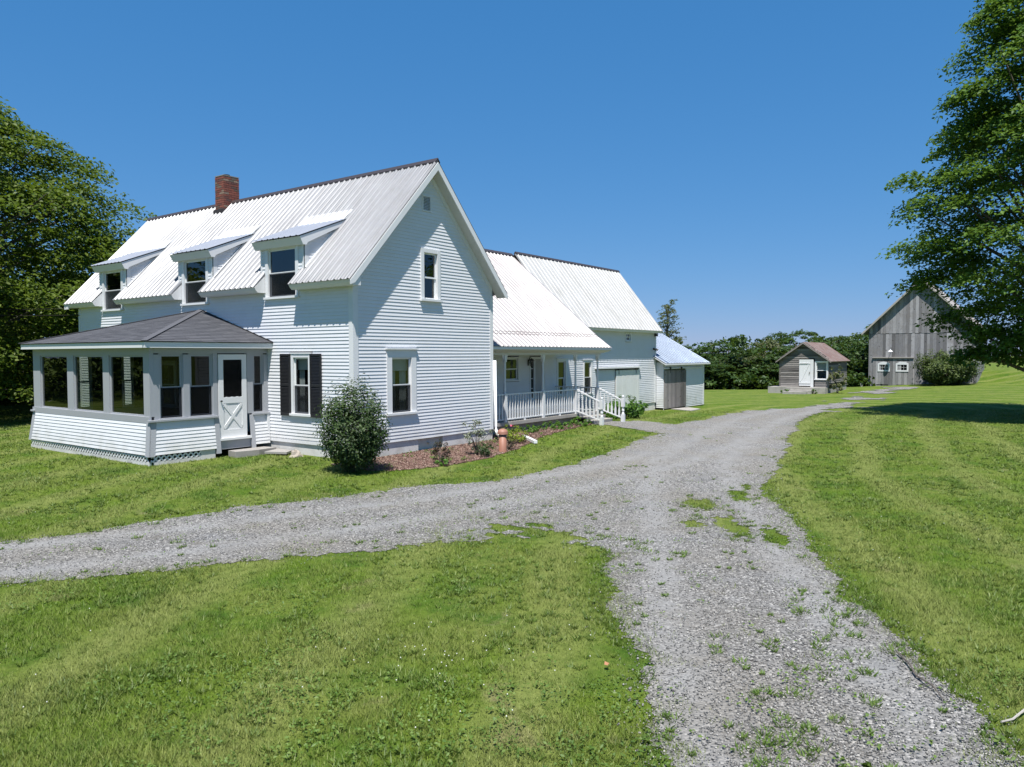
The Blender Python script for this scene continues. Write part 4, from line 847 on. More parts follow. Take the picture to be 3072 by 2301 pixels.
lb = MB(); lb.lathe((10.9, yw-.17), [(0.0, 2.47), (.02, 2.46), (.12, 2.40), (.12, 2.385), (0.0, 2.385)], 6); lb.lathe((10.9, yw-.17), [(0, 2.21), (.05, 2.21), (.05, 2.19), (.02, 2.15), (0, 2.12)], 6)
for i in range(6): a = i*math.pi/3; lb.tube([(10.9+.052*math.cos(a), yw-.17+.052*math.sin(a), 2.2), (10.9+.1*math.cos(a), yw-.17+.1*math.sin(a), 2.39)], 0.008, 4)
lb.build('cage', METALB, lan); MB().lathe((10.9, yw-.17), [(0, 2.21), (.04, 2.21), (.085, 2.38), (0, 2.38)], 6).build('glass', GLASS, lan)

# ================================================================== ATTACHED BARN
BX0, BX1 = 12.64, 21.60
BN = empty('attached_barn', (17.3, 4.5, 0.1), 'tall white clapboard barn with streaked metal roof between the veranda wing and the low shed', 'barn')
holes = [(12.84, 13.54, 0.97, 2.42), (14.83, 15.55, 0.97, 2.37), (18.50, 19.04, 3.18, 3.60), (17.52, 19.80, 0.3, 1.93)]
clapboards(BN, FW, 0.30, 3.66, lambda z: [(BX0, BX1)], holes, exp=0.086, wob=0.008)
window(BN, FW, 12.84, 13.54, 0.97, 2.42, cw=0.085, head=0.08, proud=0.035, cap=0.02)
window(BN, FW, 14.83, 15.55, 0.97, 2.37, cw=0.085, head=0.08, proud=0.035, curtain=False, cap=0.02, screen=True)
window(BN, FW, 18.50, 19.04, 3.18, 3.60, cw=0.05, head=0.05, grid=(2, 1), proud=0.03)
MB().box(BX0, BX1, yw+0.02, yw+0.3, -0.4, 0.30).build('foundation', FOUND, BN)
MB().fbox(FW, BX1-0.12, BX1+0.02, 0.28, 3.66, 0, 0.03).build('corner_board', TRIM, BN)
yb0, zb0, ybr, zbr = 2.42, 3.74, 4.80, 6.72; RX0, RX1 = 12.93, 21.68
rb = MB(); u_ = np.array([0, ybr-yb0, zbr-zb0]); l_ = np.linalg.norm(u_); u_ /= l_; n_ = np.array([0, -u_[2], u_[1]])
ribs(rb, (RX0, yb0-0.02, zb0-0.025), (1, 0, 0), RX1-RX0, u_, l_+0.03, n_, spacing=0.30, h=0.03, wb=0.06, wt=0.02, phase=0.12)
slab(rb, (RX0, yb0, zb0), (1, 0, 0), RX1-RX0-0.01, u_, l_-0.02, n_, -0.05, -0.012)
rb.add([(RX0, ybr, zbr), (RX1, ybr, zbr), (RX1, 2*ybr-yb0, zb0), (RX0, 2*ybr-yb0, zb0)], [(0, 1, 2, 3)]); rb.build('roof', ROOFB, BN)
MB().prism([(RX0, ybr-0.08, zbr-0.04), (RX0, ybr, zbr+0.055), (RX0, ybr+0.08, zbr-0.04)], (RX1-RX0, 0, 0)).build('ridge_cap', RIDGE, BN)
MB().prism([(RX0, yb0, zb0-0.03), (RX0, yb0+0.04, zb0-0.13), (RX0, yw-0.02, zb0-0.13), (RX0, yw-0.02, zb0+0.28)], (RX1-RX0-0.02, 0, 0)).build('eave_cornice', TRIM, BN)
MB().prism([(RX1, yb0, zb0-0.03), (RX1, ybr, zbr-0.02), (RX1, ybr, zbr-0.2), (RX1, yb0+0.06, zb0-0.15)], (-0.03, 0, 0)).build('rake_board', TRIM, BN)
bw = MB(); bw.add([(BX1, yw, 0), (BX1, 2*ybr-yw, 0), (BX1, 2*ybr-yw, 3.8), (BX1, ybr, zbr-.15), (BX1, yw, 3.95)], [(0, 1, 2, 3, 4)]); bw.add([(BX0, 6.85, 0), (BX1, 6.85, 0), (BX1, 6.85, 3.9), (BX0, 6.85, 3.9)], [(0, 1, 2, 3)]); bw.build('wall', WHITE, BN)
# sliding door on its track
MB().fbox(FW, 15.75, 19.86, 1.99, 2.06, 0.0, 0.15).build('track_cover', TRIM, BN)
MB().fbox(FW, 15.8, 19.8, 1.94, 1.985, 0.02, 0.06).build('track', METALB, BN)
sdr = MB(); sdr.fbox(FW, 17.56, 19.78, 0.34, 1.9, 0.02, 0.05); SD = sdr.build('sliding_door', DOORW, BN)
k = 12
for i in range(k): MB().fbox(FW, 17.56+i*2.22/k+0.003, 17.56+(i+1)*2.22/k-0.003, 0.34, 1.9, 0.05, 0.064+random.uniform(0, 0.004)).build('plank', DOORW, SD)
for a in (17.8, 19.45): hg = MB(); hg.fbox(FW, a-0.02, a+0.02, 1.72, 2.0, 0.065, 0.075); hg.tube([FW.P(a, 1.965, 0.06), FW.P(a, 1.965, 0.09)], 0.05, 10); hg.build('hanger', METALB, SD)
for (x, z, lab) in ((21.35, 2.86, 'small black floodlight under the eave at the right corner of the attached barn'), (13.2, 2.72, 'small black floodlight on the barn wall just right of the veranda roof')):
    fl = empty('floodlight', (x, yw, z), lab, 'floodlight', 'floodlights on the attached barn')
    MB().fbox(FW, x-0.05, x+0.05, z-0.05, z+0.05, 0.014, 0.05).build('mount', METALB, fl)
    q = MB()
    for s in (-1, 1): q.tube([FW.P(x+s*0.03, z, 0.05), FW.P(x+s*0.07, z+0.0, 0.12), FW.P(x+s*0.10, z-0.06, 0.20)], [0.015, 0.03, 0.055], 8)
    q.build('lamp_head', METALB, fl)
bx_ = tag(MB().fbox(FW, 21.42, 21.58, 3.46, 3.6, 0.03, 0.14).build('utility_box', METALB), 'small dark box under the eave at the top right corner of the attached barn', 'box')

# ================================================================== LOW SHED
SX0, SX1, ys = 21.64, 26.60, 2.35
SH = empty('low_shed', (24, 4.2, 0), 'low white shed with bluish metal roof and grey plank door beside the tall barn', 'shed')
FSh = Fr((0, ys, 0), (1, 0, 0), (0, -1, 0)); FSl = Fr((SX0, 0, 0), (0, 1, 0), (-1, 0, 0))
clapboards(SH, FSh, -0.07, 2.14, lambda z: [(SX0, SX1)], [(21.70, 24.2, -0.1, 1.82)], exp=0.085, wob=0.008)
clapboards(SH, FSl, 0.02, 2.2, lambda z: [(ys, yw-0.04)], exp=0.085)
MB().fbox(FSh, SX1-0.1, SX1+0.02, -0.07, 2.14, 0, 0.03).build('corner_board', TRIM, SH)
yse, zse, ysr, zsr = 2.08, 2.17, 5.5, 4.10
u_ = np.array([0, ysr-yse, zsr-zse]); l_ = np.linalg.norm(u_); u_ /= l_; n_ = np.array([0, -u_[2], u_[1]])
rs = MB(); ribs(rs, (21.72, yse, zse), (1, 0, 0), 26.86-21.72, u_, l_, n_, spacing=0.32, h=0.02, wb=0.05, wt=0.025, phase=0.2); slab(rs, (21.72, yse+.02, zse+.01), (1, 0, 0), 26.84-21.72, u_, l_-.03, n_, -0.04, -0.012)
l2 = (yw-0.02-yse)/u_[1]; ribs(rs, (21.36, yse, zse), (1, 0, 0), 0.36, u_, l2, n_, spacing=0.32, h=0.02, wb=0.05, wt=0.025, phase=0.1); slab(rs, (21.36, yse+.02, zse+.01), (1, 0, 0), 0.36, u_, l2-.03, n_, -0.04, -0.012)
rs.add([(21.7, ysr, zsr), (26.86, ysr, zsr), (26.86, 8.9, 2.2), (21.7, 8.9, 2.2)], [(0, 1, 2, 3)]); rs.build('roof', ROOFS, SH)
MB().box(21.36, 26.86, yse-0.012, yse+0.01, zse-0.09, zse-0.015).build('fascia', TRIM, SH)
MB().prism([(26.86, yse, zse-0.015), (26.86, ysr, zsr-0.01), (26.86, ysr, zsr-0.1), (26.86, yse, zse-0.1)], (-0.02, 0, 0)).build('rake_board', TRIM, SH)
MB().prism([(21.36, yse, zse-0.015), (21.36, yw-.02, zse+.36), (21.36, yw-.02, zse+.27), (21.36, yse, zse-0.1)], (0.02, 0, 0)).build('rake_board', TRIM, SH)
ws = MB(); ws.add([(SX1, ys, -.3), (SX1, 8.6, -.3), (SX1, 8.6, 2.2), (SX1, ysr, zsr-.1), (SX1, ys, 2.2)], [(0, 1, 2, 3, 4)]); ws.build('wall', WHITE, SH)
pd = MB().fbox(FSh, 21.66, 24.2, -0.02, 1.82, 0.02, 0.04).build('door', DOORG, SH)
k = 11
for i in range(k): MB().fbox(FSh, 21.66+i*2.54/k+0.004, 21.66+(i+1)*2.54/k-0.004, -0.03+random.uniform(0, .02), 1.82, 0.041, 0.058+random.uniform(0, 0.006)).build('plank', DOORG, pd)
for a in (22.3, 23.6): hg = MB(); hg.fbox(FSh, a-0.025, a+0.025, 1.7, 1.96, 0.066, 0.078); hg.tube([FSh.P(a, 1.93, 0.05), FSh.P(a, 1.93, 0.10)], 0.055, 10); hg.build('hanger', METALB, pd)
MB().fbox(FSh, 21.64, 26.4, 1.90, 1.94, 0.018, 0.05).build('track', TRIM, SH)
tag(MB().prism([(22.3, 2.25, t1(22.3, 2.25)-0.05), (24.0, 2.1, t1(24, 2.1)-0.05), (23.2, 1.1, t1(23.2, 1.1)-0.05), (21.7, 0.95, t1(21.7, .95)-0.05)], (0, 0, 0.085)).build('concrete_slab', CONC), 'flat pale concrete slab in the grass before the grey shed door', 'slab')

# ================================================================== GREY HUT
hx = 45.0; hy0, hy1 = 0.47, 3.93; hz = -0.02
HT = empty('grey_hut', (47.5, 2.2, -0.1), 'small weathered clapboard hut with rusty metal roof, white door and one white window', 'hut')
FH = Fr((hx, 0, 0), (0, 1, 0), (-1, 0, 0)); FHs = Fr((0, hy0, 0), (1, 0, 0), (0, -1, 0))
hzr, hze = 3.46, 2.06; hc_ = (hy0+hy1)/2; hsl = (hzr-hze)/((hy1-hy0)/2+0.22)
def hsp(z):
    q = max(0, (z-(hze+0.08))/hsl-0.22); return [(hy0+q, hy1-q)] if hy1-hy0-2*q > 0.03 else []
clapboards(HT, FH, 0.22, 3.38, hsp, [(1.42, 2.52, 0.2, 2.2), (0.5, 1.42, 0.76, 2.08)], exp=0.14, m=HUTW, wob=0.014, lip=0.034)
clapboards(HT, FHs, 0.22, 2.1, lambda z: [(hx, hx+5.4)], [(47.6, 48.5, 1.0, 1.9)], exp=0.14, m=HUTW, wob=0.014, lip=0.034)
window(HT, FH, 0.5, 1.42, 0.74, 2.10, cw=0.11, head=0.11, meet=0.52, shade=0.5, proud=0.04); window(HT, FHs, 47.6, 48.5, 1.0, 1.9, cw=0.06, head=0.06, trim=HUTW)
MB().fbox(FH, 0.5, 1.42, 0.22, 0.70, 0.0, 0.02).build('panel', BARNW, HT)
hd = MB(); hd.fbox(FH, 1.70, 2.5, 0.28, 2.2, 0.02, 0.06); HD = hd.build('door', TRIM, HT); 
q = MB(); q.fbox(FH, 1.5, 1.69, 0.2, 2.2, 0.0, 0.07); q.build('door_jamb', TRIM, HT)
q = MB(); 
for z_ in (0.45, 1.86): q.fbox(FH, 1.72, 2.5, z_, z_+0.1, 0.06, 0.085)
q.beam(FH.P(2.4, 0.6, 0.07), FH.P(1.85, 1.82, 0.07), 0.1, 0.025, up=(-1, 0, 0)); q.build('batten', TRIM, HD)
q = MB(); q.fbox(FH, 1.76, 1.79, 1.15, 1.3, 0.06, 0.11); q.fbox(FH, 1.8, 2.45, 1.885, 1.90, 0.085, 0.09); q.build('latch', METALB, HD)
hr_ = MB(); lh = 5.9; 
for sg in (-1, 1):
    ey = (hy0-0.22) if sg < 0 else (hy1+0.22); u_ = np.array([0, hc_-ey, hzr-hze]); l_ = np.linalg.norm(u_); u_ /= l_; n_ = np.array([0, -u_[2]*(-sg)*-1, abs(u_[1])]); n_ = np.array([0, sg*u_[2], abs(u_[1])])
    ribs(hr_, (hx-0.27, ey, hze), (1, 0, 0), lh, u_, l_, n_, spacing=0.3, h=0.02, phase=0.1); slab(hr_, (hx-0.26, ey, hze), (1, 0, 0), lh-0.02, u_, l_-0.02, n_, -0.05, -0.01)
hr_.build('roof', ROOFH, HT)
q = MB(); q.prism([(hx-0.28, hy0-0.22, hze-0.02), (hx-0.28, hc_, hzr-0.02), (hx-0.28, hy1+0.22, hze-0.02), (hx-0.28, hy1+0.22, hze-0.1), (hx-0.28, hc_, hzr-0.12), (hx-0.28, hy0-0.22, hze-0.1)], (0.025, 0, 0)); q.build('rake_board', HUTW, HT)
q = MB(); q.add([(hx+5.4, hy0, 0), (hx+5.4, hy1, 0), (hx+5.4, hy1, hze), (hx+5.4, hc_, hzr-.1), (hx+5.4, hy0, hze)], [(0, 1, 2, 3, 4)]); q.add([(hx, hy1, 0), (hx+5.4, hy1, 0), (hx+5.4, hy1, 2.1), (hx, hy1, 2.1)], [(0, 1, 2, 3)]); q.build('wall', HUTW, HT)
for a in (hy0-0.02, hy1-0.1): MB().fbox(FH, a, a+0.12, 0.2, 2.08, 0, 0.03).build('corner_board', HUTW, HT)
q = MB(); q.box(hx-0.9, hx+5.4, hy0-0.0, hy1+0.55, -0.6, 0.2); q.build('platform', CONC, HT)
q = MB(); q.box(hx-1.5, hx-0.9, 1.3, 3.0, -0.6, 0.02); q.box(hx-2.0, hx-1.5, 1.5, 3.1, -0.6, -0.08); q.build('steps', CONC, HT)

# ================================================================== GREY BARN
bx = 57.0; by0, by1 = -7.50, 0.20; zbase = -0.25; bl = 7.2
GB = empty('grey_barn', (60, -3.7, -0.2), 'large weathered grey board barn with steep gable and two small arched white windows', 'barn')
FGb = Fr((bx, 0, 0), (0, 1, 0), (-1, 0, 0)); FGs = Fr((0, by0, 0), (1, 0, 0), (0, -1, 0))
bc = (by0+by1)/2; bze, bzr = 4.30, 8.66; boh = 0.5; bsl = (bzr-bze)/((by1-by0)/2+boh)
top = lambda y: bze+((by1-by0)/2+boh-abs(y-bc))*bsl-0.12
y = by0; ZL = 4.28
bkk = MB(); bkk.add([(bx+0.02, by0, zbase), (bx+0.02, by1, zbase), (bx+0.02, by1, top(by1)), (bx+0.02, bc, top(bc)), (bx+0.02, by0, top(by0))], [(0, 1, 2, 3, 4)])
bkk.add([(bx, by0, zbase), (bx+bl, by0, zbase), (bx+bl, by0, bze+.3), (bx, by0, bze+.3)], [(0, 1, 2, 3)]); bkk.add([(bx+bl, by0, zbase), (bx+bl, by1, zbase), (bx+bl, by1, top(by1)), (bx+bl, bc, top(bc)), (bx+bl, by0, top(by0))], [(0, 1, 2, 3, 4)])
bkk.add([(bx, by1, zbase-2), (bx+bl, by1, zbase-2), (bx+bl, by1, bze+.3), (bx, by1, bze+.3)], [(0, 1, 2, 3)]); bkk.build('wall', BARNW, GB)
wn = [(-1.44, -0.52), (-2.82, -1.88)]
while y < by1-0.02:
    wdt = random.uniform(0.17, 0.27); y2 = min(y+wdt, by1); q = MB(); dd = random.uniform(0.012, 0.03)
    q.fbox(FGb, y+0.004, y2-0.004, zbase-0.3, ZL-0.03+random.uniform(-0.03, 0.03), 0.0, dd); q.build('plank', BARNW, GB); y = y2
y = by0-0.0
while y < by1-0.02:
    wdt = random.uniform(0.17, 0.27); y2 = min(y+wdt, by1); q = MB(); dd = random.uniform(0.03, 0.048); zb_ = ZL+random.uniform(-0.03, 0.02)
    if max(top(y), top(y2)) > ZL+0.05:
        q.add([FGb.P(y+.004, zb_, 0), FGb.P(y2-.004, zb_, 0), FGb.P(y2-.004, zb_, dd), FGb.P(y+.004, zb_, dd), FGb.P(y+.004, top(y), 0), FGb.P(y2-.004, top(y2), 0), FGb.P(y2-.004, top(y2), dd), FGb.P(y+.004, top(y), dd)],
              [(0, 3, 2, 1), (4, 5, 6, 7), (0, 1, 5, 4), (1, 2, 6, 5), (2, 3, 7, 6), (3, 0, 4, 7)]); q.build('plank', BARNW, GB)
    y = y2
x = bx
while x < bx+bl-0.02:
    x2 = min(x+random.uniform(0.2, 0.3), bx+bl); MB().fbox(FGs, x+.004, x2-.004, zbase, bze+0.2, 0, random.uniform(0.012, 0.03)).build('plank', BARNW, GB); x = x2
rg = MB()
for sg in (-1, 1):
    ey = (by0-boh) if sg < 0 else (by1+boh); u_ = np.array([0, bc-ey, bzr-bze]); l_ = np.linalg.norm(u_); u_ /= l_; n_ = np.array([0, sg*u_[2], abs(u_[1])])
    ribs(rg, (bx-0.45, ey, bze), (1, 0, 0), bl+0.8, u_, l_, n_, spacing=0.6, h=0.03, wb=0.05, wt=0.03, phase=0.1); slab(rg, (bx-0.44, ey, bze), (1, 0, 0), bl+0.78, u_, l_-0.02, n_, -0.09, -0.01)
rg.build('roof', ROOFG, GB)
q = MB(); q.prism([(bx-0.47, by0-boh, bze-0.0), (bx-0.47, bc, bzr-0.0), (bx-0.47, by1+boh, bze-0.0), (bx-0.47, by1+boh, bze-0.16), (bx-0.47, bc, bzr-0.17), (bx-0.47, by0-boh, bze-0.16)], (0.03, 0, 0)); q.build('rake_board', OLDWOOD, GB)
# big sliding doors, track, arched windows
MB().fbox(FGb, -3.2, -0.10, 2.24, 2.32, 0.03, 0.16).build('track_cover', OLDWOOD, GB)
dd_ = MB(); dd_.fbox(FGb, -3.15, -1.64, -0.2, 2.2, 0.03, 0.045); D1 = dd_.build('barn_door', BARNW, GB); dd_ = MB(); dd_.fbox(FGb, -1.62, -0.15, -0.2, 2.2, 0.03, 0.045); D2 = dd_.build('barn_door', BARNW, GB)
for D_, lo, hi in ((D1, -3.15, -1.64), (D2, -1.62, -0.15)):
    k = 7
    for i in range(k): MB().fbox(FGb, lo+i*(hi-lo)/k+.004, lo+(i+1)*(hi-lo)/k-.004, -0.2, 2.2, 0.0455, 0.06+random.uniform(0, .01)).build('plank', BARNW, D_)
    q = MB()
    for z_ in (0.0, 2.02): q.fbox(FGb, (lo+hi)/2-0.45, (lo+hi)/2+0.45, z_, z_+0.06, 0.062, 0.078)
    q.build('hinge_strap', METALB, D_)
for a0_, a1_ in wn:
    z0_, z1_ = 1.13, 1.78; ai, bi, zi0, zi1 = a0_+0.12, a1_-0.12, z0_+0.12, z1_-0.08
    q = MB(); q.fbox(FGb, a0_, ai, z0_, z1_, 0.02, 0.10); q.fbox(FGb, bi, a1_, z0_, z1_, 0.02, 0.10); q.fbox(FGb, ai, bi, z0_, zi0, 0.02, 0.099)
    arc = [FGb.P(a0_, zi1, 0.02), FGb.P(a1_, zi1, 0.02)]+[FGb.P(a1_+(a0_-a1_)*i/10, z1_+0.16*math.sin(math.pi*i/10), 0.02) for i in range(11)]
    q.prism(arc, (-0.081, 0, 0)); w_ = q.build('window', TRIM, GB)
    MB().fbox(FGb, ai, bi, zi0, zi1, 0.05, 0.064).build('pane', glass('barn_glass', (0.1, 0.1, 0.1), 0.01, 1.15) if 'barn_glass' not in bpy.data.materials else bpy.data.materials['barn_glass'], w_)
    MB().fbox(FGb, ai, bi, zi0, zi1, 0.062, 0.0625)
    MB().fbox(FGb, ai, bi, zi0, zi1, 0.046, 0.049).build('backing', ROOM, w_)
    q = MB()
    for i in (1, 2): aa = ai+(bi-ai)*i/3; q.fbox(FGb, aa-.008, aa+.008, zi0, zi1, 0.066, 0.078)
    zz = (zi0+zi1)/2; q.fbox(FGb, ai, bi, zz-.008, zz+.008, 0.067, 0.077); q.build('muntin', TRIM, w_)
bl_ = empty('barn_lamp', (bx, -1.55, 2.85), 'white enamel shade lamp on a gooseneck above the grey barn doors', 'lamp')
MB().tube([(bx-.03, -1.55, 2.95), (bx-.35, -1.55, 3.12), (bx-.6, -1.55, 3.05), (bx-.62, -1.55, 2.95)], 0.018, 6).build('gooseneck', METALB, bl_)
MB().lathe((bx-.62, -1.55), [(0.03, 2.97), (0.05, 2.9), (0.18, 2.80), (0.2, 2.76)], 16).build('lamp_shade', TRIM, bl_)
lr = empty('lightning_rod', (bx-0.2, bc, bzr), 'thin lightning rod standing on the grey barn ridge', 'lightning rod')
MB().tube([(bx-.2, bc, bzr-.05), (bx-.2, bc, bzr+0.95)], [0.02, 0.008], 6).build('rod', METALB, lr); MB().lathe((bx-.2, bc), [(0, bzr+.3), (.05, bzr+.35), (0, bzr+.4)], 8).build('ball', METALB, lr)
q = MB(); 
rpost = empty('stub_post', (bx-0.6, 0.6, -0.3), 'short pale stub post beside the left corner of the grey barn', 'post'); MB().box(bx-.68, bx-.52, .52, .68, -.6, .12).build('post', CONC, rpost)

for P_, mb_, m_, nm_ in REST.values(): tag(mb_.build(nm_+'_rest', m_, P_), kind='stuff')
# ================================================================== small yard things
bo = empty('bollard_vent', (3.51, -1.66, t1(3.51, -1.66)), 'terracotta coloured pipe bollard with rounded cap standing in the mulch bed', 'bollard')
zb_ = t1(3.51, -1.66)
MB().lathe((3.51, -1.66), [(0, zb_-.05), (.105, zb_-.05), (.105, zb_+.06), (.10, zb_+.07), (.10, zb_+.49), (0, zb_+.49)], 24).build('pipe', TERRA, bo, True)
MB().lathe((3.51, -1.66), [(0, zb_+.47), (.132, zb_+.47), (.14, zb_+.5), (.135, zb_+.53), (.11, zb_+.57), (.06, zb_+.60), (0, zb_+.61)], 24).build('cap', TERRA, bo, True)
sp = tag(MB().beam((5.85, -0.65, t1(5.8, -.6)+0.10), (5.35, -1.42, t1(5.35, -1.42)+0.065), 0.10, 0.08).build('downspout_extension', PIPEW), 'white downspout pipe end lying on the mulch below the yellow shrub', 'pipe')
for i, (pts, lab) in enumerate((([(-1.25, 3.10), (-0.25, 3.10), (-0.15, 2.72), (-0.72, 2.62), (-1.3, 2.72)], 'thick rough doorstep stone below the glazed porch door'), ([(-0.2, 3.05), (-0.05, 3.1), (-0.05, 2.2), (-0.38, 2.0), (-0.62, 2.55), (-0.22, 2.7)], 'thin flat flagstone beside the doorstep against the house wall'))):
    q = MB(); zt = t1(-0.5, 2.8)+(0.16 if i == 0 else 0.10); q.prism([(x_, y_, zt-(0.22 if i == 0 else 0.06)) for x_, y_ in pts], (0, 0, 0.2 if i == 0 else 0.05)); tag(q.build('step_stone', FLAG), lab, 'stone')
q = MB(); zs_ = t1(-0.35, 1.75); q.lathe((-0.32, 1.72), [(0, zs_-.02), (.19, zs_-.02), (.14, zs_+.05), (.11, zs_+.14), (.03, zs_+.17), (0, zs_+.13)], 9)
for i in range(len(q.v)): a = q.v[i]; q.v[i] = (a[0]+random.uniform(-.03, .03), a[1]+random.uniform(-.03, .03), a[2]+random.uniform(-.02, .02))
tag(q.build('tree_stump', STUMP), 'small weathered tree stump in the grass against the house wall', 'stump')
for i, (pts, mm, lab) in enumerate((([(-4.72, -12.15), (-4.95, -12.28), (-5.15, -12.36), (-5.32, -12.50), (-5.52, -12.60)], BARK, 'dark curved stick lying on the gravel edge'), ([(-5.22, -13.16), (-5.40, -13.09), (-5.58, -13.03), (-5.70, -12.97)], OLDWOOD, 'pale bleached stick in the grass at the right edge'))):
    q = MB(); q.tube([(x_, y_, t1(x_, y_)+0.03+0.012*(j % 2)) for j, (x_, y_) in enumerate(pts)], [0.007, 0.009, 0.008, 0.007, 0.004][:len(pts)], 6); tag(q.build('stick', mm), lab, 'stick')
q = MB(); z_ = t1(-6.47, -10.27)+.05; q.add([(-6.485, -10.285, z_), (-6.46, -10.29, z_+.012), (-6.445, -10.265, z_+.006), (-6.46, -10.245, z_+.018), (-6.485, -10.255, z_)], [(0, 1, 2), (0, 2, 4), (2, 3, 4)])
tag(q.build('dead_leaf', simple('dry_leaf', (0.34, 0.16, 0.08))), 'single dry orange leaf in the grass beside the gravel', 'leaf')
wr = MB()
for z0_, z1_ in ((5.2, 4.28), (4.98, 4.06)):
    a = np.array([-6.0, 46.0, z0_+1.3]); b = np.array([-0.05, 13.4, z1_-0.1]); pts = [a+(b-a)*t-np.array([0, 0, 1.1*math.sin(math.pi*t)*0.5]) for t in np.linspace(0, 1, 12)]; wr.tube(pts, 0.014, 5)
tag(wr.build('power_line', METALB), 'pair of overhead service wires running to the far corner of the farmhouse', 'power line')

# ================================================================== foliage
def leafmesh(name, C_, N_, size, m, rng, aspect=0.62, droop=0.25):
    K = len(C_); t = rng.normal(size=(K, 3)); N_ = N_/np.linalg.norm(N_, axis=1, keepdims=True)
    t -= N_*(t*N_).sum(1, keepdims=True); t /= np.linalg.norm(t, axis=1, keepdims=True); b = np.cross(N_, t)
    s = (size*rng.uniform(0.65, 1.3, K))[:, None]
    V = np.stack([C_-t*s*0.5, C_+b*s*0.5*aspect+N_*s*0.12, C_+t*s*0.5-N_*s*droop*0.3, C_-b*s*0.5*aspect+N_*s*0.12], 1).reshape(-1, 3)
    i = np.arange(K)*4; F_ = np.stack([np.stack([i, i+1, i+2], 1), np.stack([i, i+2, i+3], 1)], 1).reshape(-1, 3)
    return np_mesh(name, V, F_, m)
def clumps(rng, cen, rad, per, tilt=0.25, axis=None, upb=1.0):
    """flattened sprays of leaves: cen (K,3), rad (K,) ; axis = outward dirs"""
    K = len(cen); o = axis.copy(); o[:, 2] = 0; o /= np.linalg.norm(o, axis=1, keepdims=True)+1e-9
    er = o-np.array([0, 0, 1])*tilt; er /= np.linalg.norm(er, axis=1, keepdims=True); et = np.stack([-o[:, 1], o[:, 0], 0*o[:, 0]], 1); en = np.cross(er, et); en *= np.sign(en[:, 2:3])
    q = rng.normal(size=(K, per, 3)); q /= np.linalg.norm(q, axis=2, keepdims=True); q *= rng.uniform(0, 1, (K, per, 1))**0.45
    r = rad[:, None, None]
    P = cen[:, None]+r*(q[..., 0:1]*er[:, None]*1.15+q[..., 1:2]*et[:, None]*0.95+(q[..., 2:3]*0.36-0.18*(q[..., 0:1]**2+q[..., 1:2]**2))*en[:, None])
    Nn = en[:, None]*upb+rng.normal(size=(K, per, 3))*0.42+er[:, None]*0.25*q[..., 0:1]
    return P.reshape(-1, 3), Nn.reshape(-1, 3)
def crown_pts(rng, K, prof, z0_, z1_, shell=0.35, cx_=0, cy_=0):
    z = rng.uniform(z0_, z1_, K*3); R_ = prof(z); keep = rng.uniform(0, 1, len(z)) < (R_/R_.max()); z = z[keep][:K]; R_ = R_[keep][:K]
    th = rng.uniform(0, 2*math.pi, len(z)); lob = 1+0.10*np.sin(3*th+z*0.9)+0.09*np.sin(7*th-z*1.7)+0.10*np.sin(z*4.1+th*2)
    rr = R_*lob*(1-shell*rng.uniform(0, 1, len(z))**1.6); P = np.stack([cx_+rr*np.cos(th), cy_+rr*np.sin(th), z], 1)
    return P, np.stack([np.cos(th), np.sin(th), 0*th], 1)
def big_tree(name, base, prof, zlo, zhi, K, per, leaf, m, label, seed, rad=(0.7, 1.25), trunk_r=0.35, tilt=0.25, inner=0.25, cut_=None, nl=40, cat='tree', group=None):
    rng = np.random.default_rng(seed); t = empty(name, base, label, cat, group); B = np.array(base)
    P, A = crown_pts(rng, K, prof, zlo, zhi); P = P+B; 
    Pi, Ai = crown_pts(rng, int(K*inner), lambda z: prof(z)*0.66, zlo+0.5, zhi-0.6, 0.7); Pi = Pi+B
    r1 = rng.uniform(*rad, len(P)); r2 = rng.uniform(*rad, len(Pi))*1.1
    c1, n1 = clumps(rng, P, r1, per, tilt, A); c2, n2 = clumps(rng, Pi, r2, int(per*0.6), tilt, Ai)
    Cc = np.concatenate([c1, c2]); Nn = np.concatenate([n1, n2])
    me = leafmesh('crown', Cc-B, Nn, leaf, m, rng); cr = link('crown', me, t)
    tb = MB(); H_ = zhi-1.0
    tb.tube([B+np.array([0, 0, -0.3]), B+np.array([0, 0, 0.3]), B+np.array([.05, 0, H_*0.3]), B+np.array([-.1, .1, H_*0.6]), B+np.array([0, 0, H_])], [trunk_r*1.4, trunk_r*1.05, trunk_r*0.8, trunk_r*0.5, 0.04], 10)
    idx = rng.choice(len(P), min(nl, len(P)), replace=False)
    for i in idx:
        e_ = P[i]; st_ = B+np.array([0, 0, max(1.5, (e_[2]-B[2])*0.62-0.4)]); mid = (st_+e_)/2+np.array([0, 0, 0.25])+rng.normal(size=3)*0.2
        tb.tube([st_, mid, e_], [trunk_r*0.28, trunk_r*0.16, 0.02], 5)
    tb.build('trunk', BARK, t); return t
# left maple
bx_, by_ = XY(31.5, -24.3)
profL = lambda z: np.interp(z, [0.8, 2.0, 4, 6.2, 8.6, 10.4, 12.0, 13.3, 14.2], [6.3, 8.0, 8.7, 8.6, 7.4, 6.0, 4.4, 2.6, 0.5])
big_tree('maple_tree', (bx_, by_, 0.0), profL, 0.9, 14.0, 760, 170, 0.19, MAPLE, 'large spreading maple with yellow-green crown behind the left end of the farmhouse', 3, rad=(0.8, 1.45), trunk_r=0.4, inner=0.35, nl=70)
